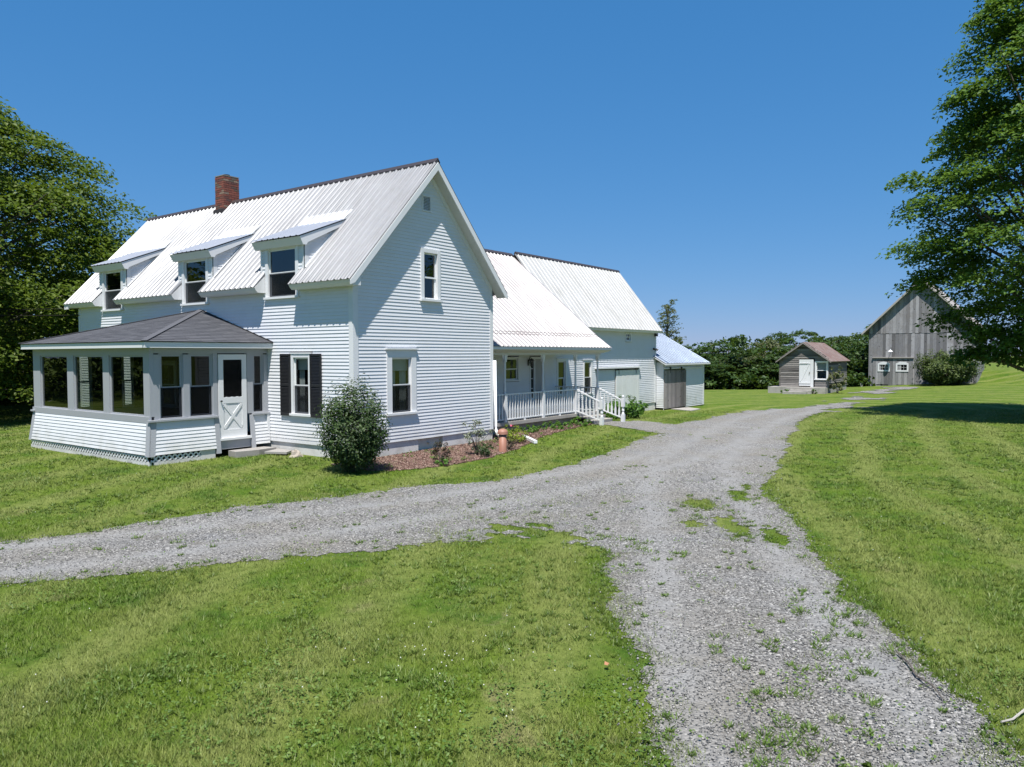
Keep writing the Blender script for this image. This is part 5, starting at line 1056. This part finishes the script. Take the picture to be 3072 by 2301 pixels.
# right maple, near
bx_, by_ = XY(30.5, 22.0)
profR = lambda z: np.interp(z, [1.5, 2.6, 4.0, 5.6, 7.0, 9, 10.5, 13.5, 17, 20, 23], [1.6, 2.6, 3.6, 4.5, 5.4, 4.9, 4.3, 3.8, 2.7, 1.6, 0.4])
big_tree('maple_tree', (bx_, by_, t1(bx_, by_)), profR, 2.4, 22.0, 760, 130, 0.185, MAPLE2, 'tall dark green maple with layered drooping branches at the right edge', 5, rad=(0.6, 1.15), trunk_r=0.38, tilt=0.32, inner=0.3, nl=90)
# small windswept tree behind the shed
rng = np.random.default_rng(9); bx_, by_ = XY(60, 12.3)
t = empty('windswept_tree', (bx_, by_, t1(bx_, by_)), 'small sparse windswept tree rising behind the low shed roof', 'tree')
K = 170; z = 3.3+3.5*rng.uniform(0, 1, K)**1.15; le = np.interp(z, [3.3, 4.2, 5.0, 6.2, 6.9], [-0.8, -0.8, -0.75, -0.5, 0.0]); ri = np.interp(z, [3.3, 4.2, 5.0, 6.2, 6.9], [1.45, 1.0, 0.75, 0.5, 0.45])
lx = le+(ri-le)*rng.uniform(0, 1, K); dp = rng.normal(size=K)*0.5; P = np.stack([bx_+SY*lx+CY*dp, by_-CY*lx+SY*dp, z+0.25*lx], 1)
C1, N1 = clumps(rng, P, rng.uniform(0.16, 0.34, K), 15, -0.2, np.tile(np.array([[SY, -CY, 0.0]]), (K, 1)), 0.4)
link('crown', leafmesh('crown', C1-np.array(t.location), N1, 0.12, OLIVL, rng), t)
tb = MB(); b0 = np.array([bx_, by_, t1(bx_, by_)-.2]); tb.tube([b0, b0+np.array([0, 0, 2.5]), b0+np.array([.1, 0, 4.6]), b0+np.array([.0, 0, 6.6])], [.16, .12, .07, .02], 8)
for i in range(0, K, 5): q0 = np.array([bx_, by_, P[i, 2]-0.8]); tb.tube([q0, (q0+P[i])/2+np.array([0, 0, .1]), P[i]], [.04, .025, .008], 4)
tb.build('trunk', BARK, t)
# woodland trees: a few kinds, copied
def wood_kind(seed, h, r, m, K=120, per=75, leaf=0.31, conic=False):
    rng = np.random.default_rng(seed)
    prof = (lambda z: r*np.clip(1-(z-0.5)/(h-0.3), 0.04, 1)) if conic else (lambda z: r*np.sqrt(np.clip(1-((z-h*0.52)/(h*0.53))**2, 0.02, 1)))
    P, A = crown_pts(rng, K, prof, 0.5, h*0.98, 0.5); C1, N1 = clumps(rng, P, rng.uniform(0.5, 1.05, len(P))*(0.7 if conic else 1), per, 0.2, A)
    cr = leafmesh('crown', C1, N1, leaf, m, rng); tb = MB(); tb.tube([(0, 0, -1), (0, 0, h*0.5), (0.1, 0, h*0.85)], [0.25, 0.16, 0.03], 7)
    for i in range(0, len(P), 12): tb.tube([(0, 0, P[i][2]*0.7), P[i]], [0.07, 0.02], 4)
    return cr, tb.mesh('trunk', BARK)
kinds = [wood_kind(21, 9.5, 3.6, WOODL), wood_kind(22, 8.5, 3.2, WOODL), wood_kind(23, 10.5, 4.2, WOODL, 150), wood_kind(24, 8.0, 2.6, PALEL, 90, 55), wood_kind(25, 10.0, 1.9, WOODL, 110, 60, 0.28, True)]
wl = [(2075, 1037, 78, 0), (2130, 1033, 82, 1), (2185, 1018, 74, 2), (2240, 1013, 80, 0), (2290, 1010, 74, 3), (2330, 1004, 84, 1), (2385, 990, 76, 2), (2425, 993, 86, 0), (2480, 1002, 82, 3), (2525, 1008, 74, 1), (2575, 1003, 79, 2), (2622, 1006, 88, 0), (2250, 1062, 68, 3), (2160, 1060, 69, 1), (2050, 1060, 70, 0), (2310, 1075, 67, 0), (2545, 1040, 72, 4), (2590, 1030, 70, 4), (2500, 1055, 70, 1), (2205, 1085, 66, 4), (2100, 1080, 65, 1), (2350, 1058, 70, 1)]
desc = ['broad dark green tree', 'rounded dark green tree', 'tall wide dark tree', 'paler olive green tree', 'narrow dark conifer']
place = ['behind the low shed roof edge', 'just right of the low shed', 'between the low shed and the hut', 'well left of the hut', 'close left of the hut, against its wall', 'behind the hut roof', 'right behind the hut ridge', 'between the hut and the grey barn', 'touching the left side of the grey barn']
for i, (u, v, D, k) in enumerate(wl):
    R_ = (u-1536)/2267*D; x_, y_ = XY(D, R_); zt = 2.61+(1063-v)/2267*D; zb_ = t1(x_, y_); h0 = [9.5, 8.5, 10.5, 8.0, 10.0][k]; s = (zt-zb_)/h0
    pl = place[min(8, int((u-2040)/66))]; dep = 'front row' if D < 73 else ('middle row' if D < 80 else 'back row')
    o = bpy.data.objects.new('woodland_tree', None); COL.objects.link(o); o.location = (x_, y_, zb_); o.scale = (max(0.8, s*0.95),)*2+(s,); o.rotation_euler = (0, 0, i*1.7)
    tag(o, f'{desc[k]} {pl}, {dep}', 'tree', 'trees of the wood behind the yard')
    for nm, me in zip(('crown', 'trunk'), kinds[k]):
        c_ = bpy.data.objects.new(nm, me); COL.objects.link(c_); c_.parent = o
# undergrowth closing the wood edge, and far hedges
def thicket(name, cens, rads, m, seed, per=60, leaf=0.3, zr=1.0):
    rng = np.random.default_rng(seed); cens = np.array(cens); A = rng.normal(size=cens.shape); C1, N1 = clumps(rng, cens, np.array(rads), per, 0.1, A, 0.6)
    return tag(link(name, leafmesh(name, C1, N1, leaf, m, rng)), kind='stuff')
cs_ = []; rd = []
for i in range(420):
    D = RNG.uniform(63, 92); u = RNG.uniform(2000, 2640); x_, y_ = XY(D, (u-1536)/2267*D); cs_.append((x_, y_, t1(x_, y_)+RNG.uniform(0.1, 5.0)*(0.35 if D < 66 else 1))); rd.append(RNG.uniform(0.9, 1.6))
th = thicket('woodland_undergrowth', cs_, rd, WOODL, 31, 60, 0.4)
th['label'] = 'dense dark undergrowth filling the edge of the wood'; th['category'] = 'undergrowth'
cs_ = []; rd = []
for i in range(260):
    D = RNG.uniform(88, 96); u = RNG.uniform(2900, 3400); x_, y_ = XY(D, (u-1536)/2267*D); zt = 2.61-(u-2900)*0.0002; cs_.append((x_, y_, 0.2+RNG.uniform(0, 1.5)+0.25*math.sin(u*0.03))); rd.append(RNG.uniform(0.5, 0.95))
th = thicket('far_hedge', cs_, rd, OLIVL, 32, 60, 0.28); th['label'] = 'grey-green hedge along the far edge of the right lawn'; th['category'] = 'hedge'
cs_ = []; rd = []
for i in range(700):
    D = RNG.uniform(40, 52); u = RNG.uniform(-900, 430); x_, y_ = XY(D, (u-1536)/2267*D); cs_.append((x_, y_, RNG.uniform(-0.2, 7.0))); rd.append(RNG.uniform(1.0, 1.9))
for i in range(420):
    x_, y_ = XY(RNG.uniform(16, 44), RNG.uniform(-62, -38)); cs_.append((x_, y_, RNG.uniform(-0.2, 9.0))); rd.append(RNG.uniform(1.3, 2.3))
th = thicket('shaded_thicket', cs_, rd, WOODL, 33, 70, 0.42); th['label'] = 'dark thicket in the shade beyond the left maple'; th['category'] = 'thicket'
# shrubs
def shrub(name, loc, r, h, n_, leaf, m, label, cat='shrub', seed=1, stems=10, upright=0.0, flat=0.5, group=None):
    rng = np.random.default_rng(seed); z0_ = t1(loc[0], loc[1]); t = empty(name, (loc[0], loc[1], z0_), label, cat, group)
    K = max(8, n_//26); q = rng.normal(size=(K, 3)); q /= np.linalg.norm(q, axis=1, keepdims=True); q *= rng.uniform(0.35, 1, (K, 1))**0.4
    zz = h*0.5+q[:, 2]*h*0.46; wid = 1-0.25*np.clip((zz/h-0.5)*2, 0, 1)*upright; P = np.stack([q[:, 0]*r*wid, q[:, 1]*r*wid, zz], 1)*(1+0.15*rng.normal(size=(K, 1)))
    d = rng.normal(size=(K, 26, 3)); d /= np.linalg.norm(d, axis=2, keepdims=True); cr = 0.2*min(r, h*0.6)+0.02
    Cc = (P[:, None]+d*cr*rng.uniform(0.3, 1.15, (K, 26, 1))).reshape(-1, 3); Cc[:, 2] = np.maximum(Cc[:, 2], 0.02)
    Nn = (P/np.array([r, r, h*0.5])-np.array([0, 0, 1.0]))[:, None]*0.6+d*0.5+np.array([0, 0, 0.6])+rng.normal(size=(K, 26, 3))*0.35
    link('foliage', leafmesh('foliage', Cc, Nn.reshape(-1, 3), leaf, m, rng), t)
    tb = MB()
    for i in range(stems):
        e_ = P[rng.integers(K)]+np.array([loc[0], loc[1], z0_]); s_ = np.array([loc[0]+rng.normal()*0.06*r, loc[1]+rng.normal()*0.06*r, z0_-0.03]); tb.tube([s_, (s_+e_)/2+np.array([0, 0, 0.1*h]), e_], [0.018*max(0.4, r), 0.012*max(0.4, r), 0.004], 5)
    tb.build('stem', BARK, t); return t
shrub('large_bush', (-0.97, -1.08), 0.66, 1.74, 17000, 0.056, BUSHL, 'large dense dark green bush in front of the farmhouse corner', 'bush', 41, 26, 0.4)
shrub('dark_shrub', (1.02, -1.75), 0.22, 0.62, 520, 0.045, PURPL, 'small dark leaved upright shrub in the mulch below the cellar hatch', seed=42, stems=14, upright=1)
shrub('leafy_plant', (1.0, -1.82), 0.3, 0.17, 240, 0.06, GREENL, 'low green leaves growing round the foot of the small dark shrub', 'plant', seed=43)
shrub('variegated_shrub', (2.62, -1.55), 0.27, 1.0, 620, 0.055, VARIL, 'tall slender shrub with pale variegated leaves left of the terracotta bollard', seed=44, stems=18, upright=-1)
shrub('leafy_plant', (2.62, -1.75), 0.26, 0.45, 420, 0.05, BUSHL, 'dark green foliage at the foot of the variegated shrub', 'plant', seed=45)
shrub('purple_shrub', (3.95, -1.5), 0.2, 0.42, 520, 0.035, PURPL, 'small purple leaved shrub just right of the terracotta bollard', seed=46, stems=12)
yl = shrub('yellow_shrub', (5.15, -0.85), 0.42, 0.42, 1100, 0.05, YELL, 'bright yellow-green shrub with a pink flower behind the bollard', seed=47)
q = MB()
for i in range(5): a = i*1.256; zq = t1(4.9, -.8)+0.5; q.add([(4.95, -.9, zq), (4.95+.05*math.cos(a), -.9+.05*math.sin(a), zq+.03), (4.95+.06*math.cos(a+.6), -.9+.06*math.sin(a+.6), zq+.0)], [(0, 1, 2)]); q.add([(5.02, -.84, zq-.03), (5.02+.04*math.cos(a), -.84+.04*math.sin(a), zq), (5.02+.05*math.cos(a+.6), -.84+.05*math.sin(a+.6), zq-.03)], [(0, 1, 2)])
q.build('flower', PINK, yl)
shrub('ground_plant', (7.65, 0.27), 0.42, 0.22, 800, 0.05, GREENL, 'low green plant under the veranda edge nearest the yellow shrub', 'plant', seed=48, group='low plants along the veranda')
shrub('ground_plant', (9.1, 0.22), 0.5, 0.24, 900, 0.05, GREENL, 'low green plant in the middle of the bed below the veranda rail', 'plant', seed=49, group='low plants along the veranda')
shrub('ground_plant', (10.45, 0.25), 0.4, 0.26, 800, 0.05, GREENL, 'low green plant at the left newel post of the veranda steps', 'plant', seed=50, group='low plants along the veranda')
shrub('peony_bush', (14.6, 0.75), 0.85, 0.68, 3200, 0.10, GREENL, 'bright green mounded leafy bush right of the veranda steps', 'bush', seed=51)
shrub('ground_plant', (13.3, 0.65), 0.4, 0.2, 700, 0.06, GREENL, 'low bright plant between the right newel post and the mounded bush', 'plant', seed=52, group='low plants along the veranda')
shrub('barn_shrub', (55.5, -5.75), 1.95, 2.4, 15000, 0.15, GREENS, 'wide rounded shrub before the right half of the grey barn', 'shrub', seed=53)
shrub('hut_shrub', (45.1, -0.1), 0.6, 1.9, 900, 0.14, OLIVL, 'upright yellowish shrub at the right corner of the hut', 'shrub', seed=54, upright=1)
shrub('ground_plant', (43.6, 3.1), 0.4, 0.3, 260, 0.09, GREENL, 'low weed clump at the left of the hut steps', 'plant', seed=55)
shrub('ground_plant', (43.9, 1.2), 0.22, 0.3, 160, 0.08, GREENL, 'low weed clump at the right of the hut steps', 'plant', seed=56)
shrub('broadleaf_weed', (-7.0, -12.35), 0.12, 0.05, 90, 0.055, WEEDL, 'flat broadleaf weed rosette on the gravel near the bottom edge', 'weed', seed=57, stems=2)

# ------------------------------------------------------------------ grass blades, stones, weeds, chips
def inside_any(x, y):
    r = (x > -0.02) & (x < 5.3) & (y > -0.02) & (y < 13.6); r |= (x > -3.2) & (x < 0) & (y > 3.12) & (y < 9.3); r |= (x > 5.2) & (x < 12.8) & (y > 0.75); r |= (x > 12.6) & (x < 26.7) & (y > 2.7)
    r |= (x > 21.6) & (x < 26.7) & (y > 2.33); r |= (x > 11.1) & (x < 12.6) & (y > -0.1); r |= (x > -1.3) & (x < 0) & (y > 2.65) & (y < 3.2); return r
def scatter(n_, d0, d1, rng, power=1.0):
    D = d0*(d1/d0)**rng.uniform(0, 1, n_)**power; R_ = rng.uniform(-0.74, 0.74, n_)*(D+0.8); return XY(D, R_)+(D,)
rng = np.random.default_rng(77)
x, y, D = scatter(900000, 4.0, 36, rng)
hue = fbm(x, y, 1.6, 4, 41)
keep = ~inside_any(x, y); x, y, D, hue = x[keep], y[keep], D[keep], hue[keep]
mk = dmask(x, y)+0.05*rng.normal(size=len(x)); mm = mmask(x, y); wd = fbm(x, y, 1.3, 3, 51); pr_ = rng.uniform(0, 1, len(x))
edge = np.clip(1-mk/0.45, 0, 1)
tuft = fbm(x, y, 4.0, 3, 71, 0.65); keep = (mk < 0) | (pr_ < 0.95*np.clip(1-mk/0.24+1.6*tuft, 0, 1)*np.clip(1-mk/0.42, 0, 1)) | (pr_ < 0.9*(tuft > np.quantile(tuft, 0.94)-0.55*edge)*(0.25+0.75*edge)*(D < 28)*(1-0.75*track(x, y))+0.05*edge**2+0.006+0.38*np.exp(-((x+2.0)/2.4)**2-((y+6.1)/0.95)**2)*(tuft > np.quantile(tuft, 0.35))); keep &= (mm < 0) | (pr_ < 0.10*(fbm(x, y, 2.5, 3, 81) > 0.05))
keep &= (pr_ < 0.55+0.6*(hue+0.4))
x, y, D, hue, mk = x[keep], y[keep], D[keep], hue[keep], mk[keep]
n_ = len(x); h = (0.022+0.034*rng.uniform(0, 1, n_)**2)*(1+0.7*np.clip(hue, -0.6, 1)); wv = 0.0052*np.maximum(1, D/7.5)*rng.uniform(0.7, 1.5, n_)
th = rng.uniform(0, 2*math.pi, n_); ln_ = rng.uniform(0.2, 1.1, n_)*h; ph = th+rng.normal(size=n_)*0.9; z = T(x, y)
base = np.stack([x, y, z-0.004], 1); sd_ = np.stack([np.cos(th), np.sin(th), 0*th], 1)*wv[:, None]; tip = base+np.stack([np.sin(ph)*ln_, -np.cos(ph)*ln_, h], 1)
V = np.stack([base-sd_/2, base+sd_/2, tip], 1).reshape(-1, 3)
me = np_mesh('lawn_grass', V, np.arange(n_*3).reshape(-1, 3), BLADE); set_attr(me, 'mow', np.repeat(mow(x, y), 3))
tag(link('lawn_grass', me), 'short mown grass of the lawn', 'grass', kind='stuff')
# broad leaves (plantain, clover) among the lawn and on the gravel
x, y, D = scatter(52000, 4.0, 20, rng, 1.0); keep = ~inside_any(x, y); x, y, D = x[keep], y[keep], D[keep]
mk = dmask(x, y); pa = fbm(x, y, 0.9, 3, 61); pb = fbm(x, y, 4.5, 3, 63); on_l = (mk < 0) & (pa > 0.02) & (pb > -0.1); on_g = (mk > 0) & (pb > np.quantile(pb, 0.83)) & (rng.uniform(0, 1, len(x)) < 1-0.7*track(x, y)) & (D < 16); keep = (on_l | on_g) & (mmask(x, y) < 0)
x, y, mk = x[keep], y[keep], mk[keep]; zz = T(x, y)+np.where(mk > 0, 0.028, 0.035)+rng.uniform(0, 0.015, len(x))
Nn = np.stack([rng.normal(size=len(x))*0.45, rng.normal(size=len(x))*0.45, np.ones(len(x))], 1)
tag(link('lawn_weeds', leafmesh('lawn_weeds', np.stack([x, y, zz], 1), Nn, 0.03, WEEDL, rng)), 'clover and plantain leaves spread through lawn and gravel', 'weeds', kind='stuff')
# coarser clumps standing a little proud in the lawn
cx_, cy_, cd_ = scatter(26000, 4.2, 26, rng, 1.0); k_ = (dmask(cx_, cy_) < -0.03) & ~inside_any(cx_, cy_) & (mmask(cx_, cy_) < -0.05); cl_ = fbm(cx_, cy_, 1.4, 3, 111)
k_ &= rng.uniform(0, 1, len(cx_)) < (0.10+0.75*(cl_ > np.quantile(cl_, 0.6)))*np.where(np.sin(mow(cx_, cy_)*3.3+1.6) > 0.25, 0.45, 1.0); cx_, cy_, cd_ = cx_[k_], cy_[k_], cd_[k_]; K_ = len(cx_); nb_ = 16
rr_ = (0.015+0.05*rng.uniform(0, 1, K_)**2)[:, None]*np.maximum(1, cd_/12)[:, None]; an_ = rng.uniform(0, 6.283, (K_, nb_)); ra_ = rr_*np.sqrt(rng.uniform(0, 1, (K_, nb_)))
bx2 = cx_[:, None]+ra_*np.cos(an_); by2 = cy_[:, None]+ra_*np.sin(an_); hh = rng.uniform(0.03, 0.075, (K_, nb_)); ww = rng.uniform(0.003, 0.006, (K_, nb_))*np.maximum(1, cd_/9)[:, None]
tz = T(bx2, by2); ta = an_+rng.normal(size=an_.shape)*0.7; ds = rng.uniform(0, 6.28, an_.shape); sdv = np.stack([np.cos(ds), np.sin(ds), 0*ds], 2)*ww[..., None]; b0_ = np.stack([bx2, by2, tz], 2)
tp_ = b0_+np.stack([np.cos(ta)*hh*0.8, np.sin(ta)*hh*0.8, hh*0.8], 2); V = np.stack([b0_-sdv, b0_+sdv, tp_], 2).reshape(-1, 3)
tag(link('grass_clumps', np_mesh('grass_clumps', V, np.arange(len(V)).reshape(-1, 3), LAWNT)), 'coarser grass clumps standing in the lawn', 'grass', kind='stuff')
# tufts and rosettes growing through the gravel
cx_, cy_, cd_ = scatter(5200, 4.3, 27, rng, 1.0); mk_ = dmask(cx_, cy_); isl = np.zeros(len(cx_))
for a in ((1.75, -8.45, 1.2, 0.5, 0.5), (0.3, -8.4, 1.6, 0.8, 0.55), (-0.9, -9.3, 1.5, 0.6, 0.52), (-4.5, -11.6, 1.8, 0.5, 0.5), (-2.8, -8.6, 1.2, 0.8, 0.9), (-7.2, -12.2, 1.6, 0.6, 0.55)): isl = np.maximum(isl, np.clip(ell(cx_, cy_, *a)*1.6, 0, 1))
cl_ = fbm(cx_, cy_, 0.9, 3, 101); pr2 = 0.03+0.5*np.clip(1-mk_/0.55, 0, 1)**2+0.55*isl+0.16*(cl_ > np.quantile(cl_, 0.75))
k_ = (mk_ > -0.05) & (rng.uniform(0, 1, len(cx_)) < pr2*(1-0.6*track(cx_, cy_)*(isl < 0.1))); cx_, cy_, isl = cx_[k_], cy_[k_], isl[k_]
print('tufts', len(cx_))
nb_ = 34; K_ = len(cx_); rr_ = (0.02+0.075*rng.uniform(0, 1, K_)**2.2+0.03*isl)[:, None]; an_ = rng.uniform(0, 6.283, (K_, nb_)); ra_ = rr_*np.sqrt(rng.uniform(0, 1, (K_, nb_)))
bx2 = cx_[:, None]+ra_*np.cos(an_)*1.3; by2 = cy_[:, None]+ra_*np.sin(an_); hh = rng.uniform(0.012, 0.05, (K_, nb_))*(0.6+5*rr_); ww = rng.uniform(0.004, 0.010, (K_, nb_))
tz = T(bx2, by2)+0.012; ta = an_+rng.normal(size=an_.shape)*0.5; ds = rng.normal(size=(K_, nb_)); sdv = np.stack([np.cos(ds*3), np.sin(ds*3), 0*ds], 2)*ww[..., None]
b0_ = np.stack([bx2, by2, tz], 2); tp_ = b0_+np.stack([np.cos(ta)*hh*0.9, np.sin(ta)*hh*0.9, hh], 2)
V = np.stack([b0_-sdv, b0_+sdv, tp_], 2).reshape(-1, 3)
tag(link('gravel_tufts', np_mesh('gravel_tufts', V, np.arange(len(V)).reshape(-1, 3), WEEDL)), 'small green tufts sprouting through the gravel', 'weeds', kind='stuff')
cx_ = rng.uniform(-0.6, 10.8, 90); cy_ = rng.uniform(-2.3, 0.6, 90); k_ = (mmask(cx_, cy_) > 0.02) & ((cy_ < -0.15) | (cx_ > 5.4)); cx_, cy_ = cx_[k_], cy_[k_]
bx2 = (cx_[:, None]+rng.normal(size=(len(cx_), 16))*0.06).ravel(); by2 = (cy_[:, None]+rng.normal(size=(len(cx_), 16))*0.05).ravel(); Nn = np.stack([rng.normal(size=len(bx2))*0.5, rng.normal(size=len(bx2))*0.5, np.ones(len(bx2))], 1)
tag(link('bed_sprouts', leafmesh('bed_sprouts', np.stack([bx2, by2, T(bx2, by2)+rng.uniform(0.02, 0.09, len(bx2))], 1), Nn, 0.05, GREENL, rng)), 'small green sprouts and weeds in the flower bed', 'weeds', kind='stuff')
# clover flowers
x = rng.normal(-7.0, 0.5, 45); y = rng.normal(-9.2, 0.45, 45); x2, y2, _ = scatter(60, 5, 16, rng); x = np.concatenate([x, x2]); y = np.concatenate([y, y2]); k_ = dmask(x, y) < 0; x, y = x[k_], y[k_]
P = np.stack([x, y, T(x, y)+0.055], 1); s = 0.007; oc = np.array([[1, 0, 0], [0, 1, 0], [-1, 0, 0], [0, -1, 0], [0, 0, 1], [0, 0, -1]])*s; of = np.array([[0, 1, 4], [1, 2, 4], [2, 3, 4], [3, 0, 4], [1, 0, 5], [2, 1, 5], [3, 2, 5], [0, 3, 5]])
V = (P[:, None]+oc[None]).reshape(-1, 3); F_ = (of[None]+np.arange(len(P))[:, None, None]*6).reshape(-1, 3)
tag(link('clover_flowers', np_mesh('clover_flowers', V, F_, CLOV)), 'tiny white clover flowers in the front lawn', 'flowers', kind='stuff')
# gravel stones
x, y, D = scatter(150000, 4.2, 19, rng, 1.0); mk = dmask(x, y); k_ = (mk > -0.4) & (rng.uniform(0, 1, len(x)) < np.where(mk > 0, 1-0.55*track(x, y), 0.45*np.clip(1+mk/0.4, 0, 1)**2)*np.clip((19.5-D)/7, 0, 1)); x, y, D = x[k_], y[k_], D[k_]; n_ = len(x)
sz = rng.uniform(0.0042, 0.0105, n_)*(1+0.5*rng.uniform(0, 1, n_)**6)*np.maximum(1, D/9.5); sc_ = rng.uniform(0.6, 1.3, (n_, 1, 3))*sz[:, None, None]; an = rng.uniform(0, 6.28, n_); ca_, sa_ = np.cos(an)[:, None], np.sin(an)[:, None]
o_ = (oc/s)[None]*sc_; o_[:, :, 2] *= 0.6; ox = o_[:, :, 0]*ca_-o_[:, :, 1]*sa_; oy = o_[:, :, 0]*sa_+o_[:, :, 1]*ca_; tl_ = rng.normal(size=(n_, 1))*0.4
V = np.stack([x[:, None]+ox, y[:, None]+oy, (T(x, y)+0.014)[:, None]+o_[:, :, 2]+ox*tl_], 2).reshape(-1, 3); F_ = (of[None]+np.arange(n_)[:, None, None]*6).reshape(-1, 3)
tag(link('gravel_stones', np_mesh('gravel_stones', V, F_, STONE)), 'loose grey gravel stones on the driveway', 'gravel', kind='stuff')
# mulch chips
x = rng.uniform(-1, 11.3, 26000); y = rng.uniform(-2.5, 0.76, 26000); k_ = (mmask(x, y) > -0.04) & ((y < -0.04) | (x > 5.3)); x, y = x[k_], y[k_]
Nn = np.stack([rng.normal(size=len(x))*0.5, rng.normal(size=len(x))*0.5, np.ones(len(x))], 1)
tag(link('mulch_chips', leafmesh('mulch_chips', np.stack([x, y, T(x, y)+0.022+rng.uniform(0, 0.012, len(x))], 1), Nn, 0.045, CHIP, rng, aspect=0.4)), 'reddish bark chips in the flower bed', 'mulch', kind='stuff')
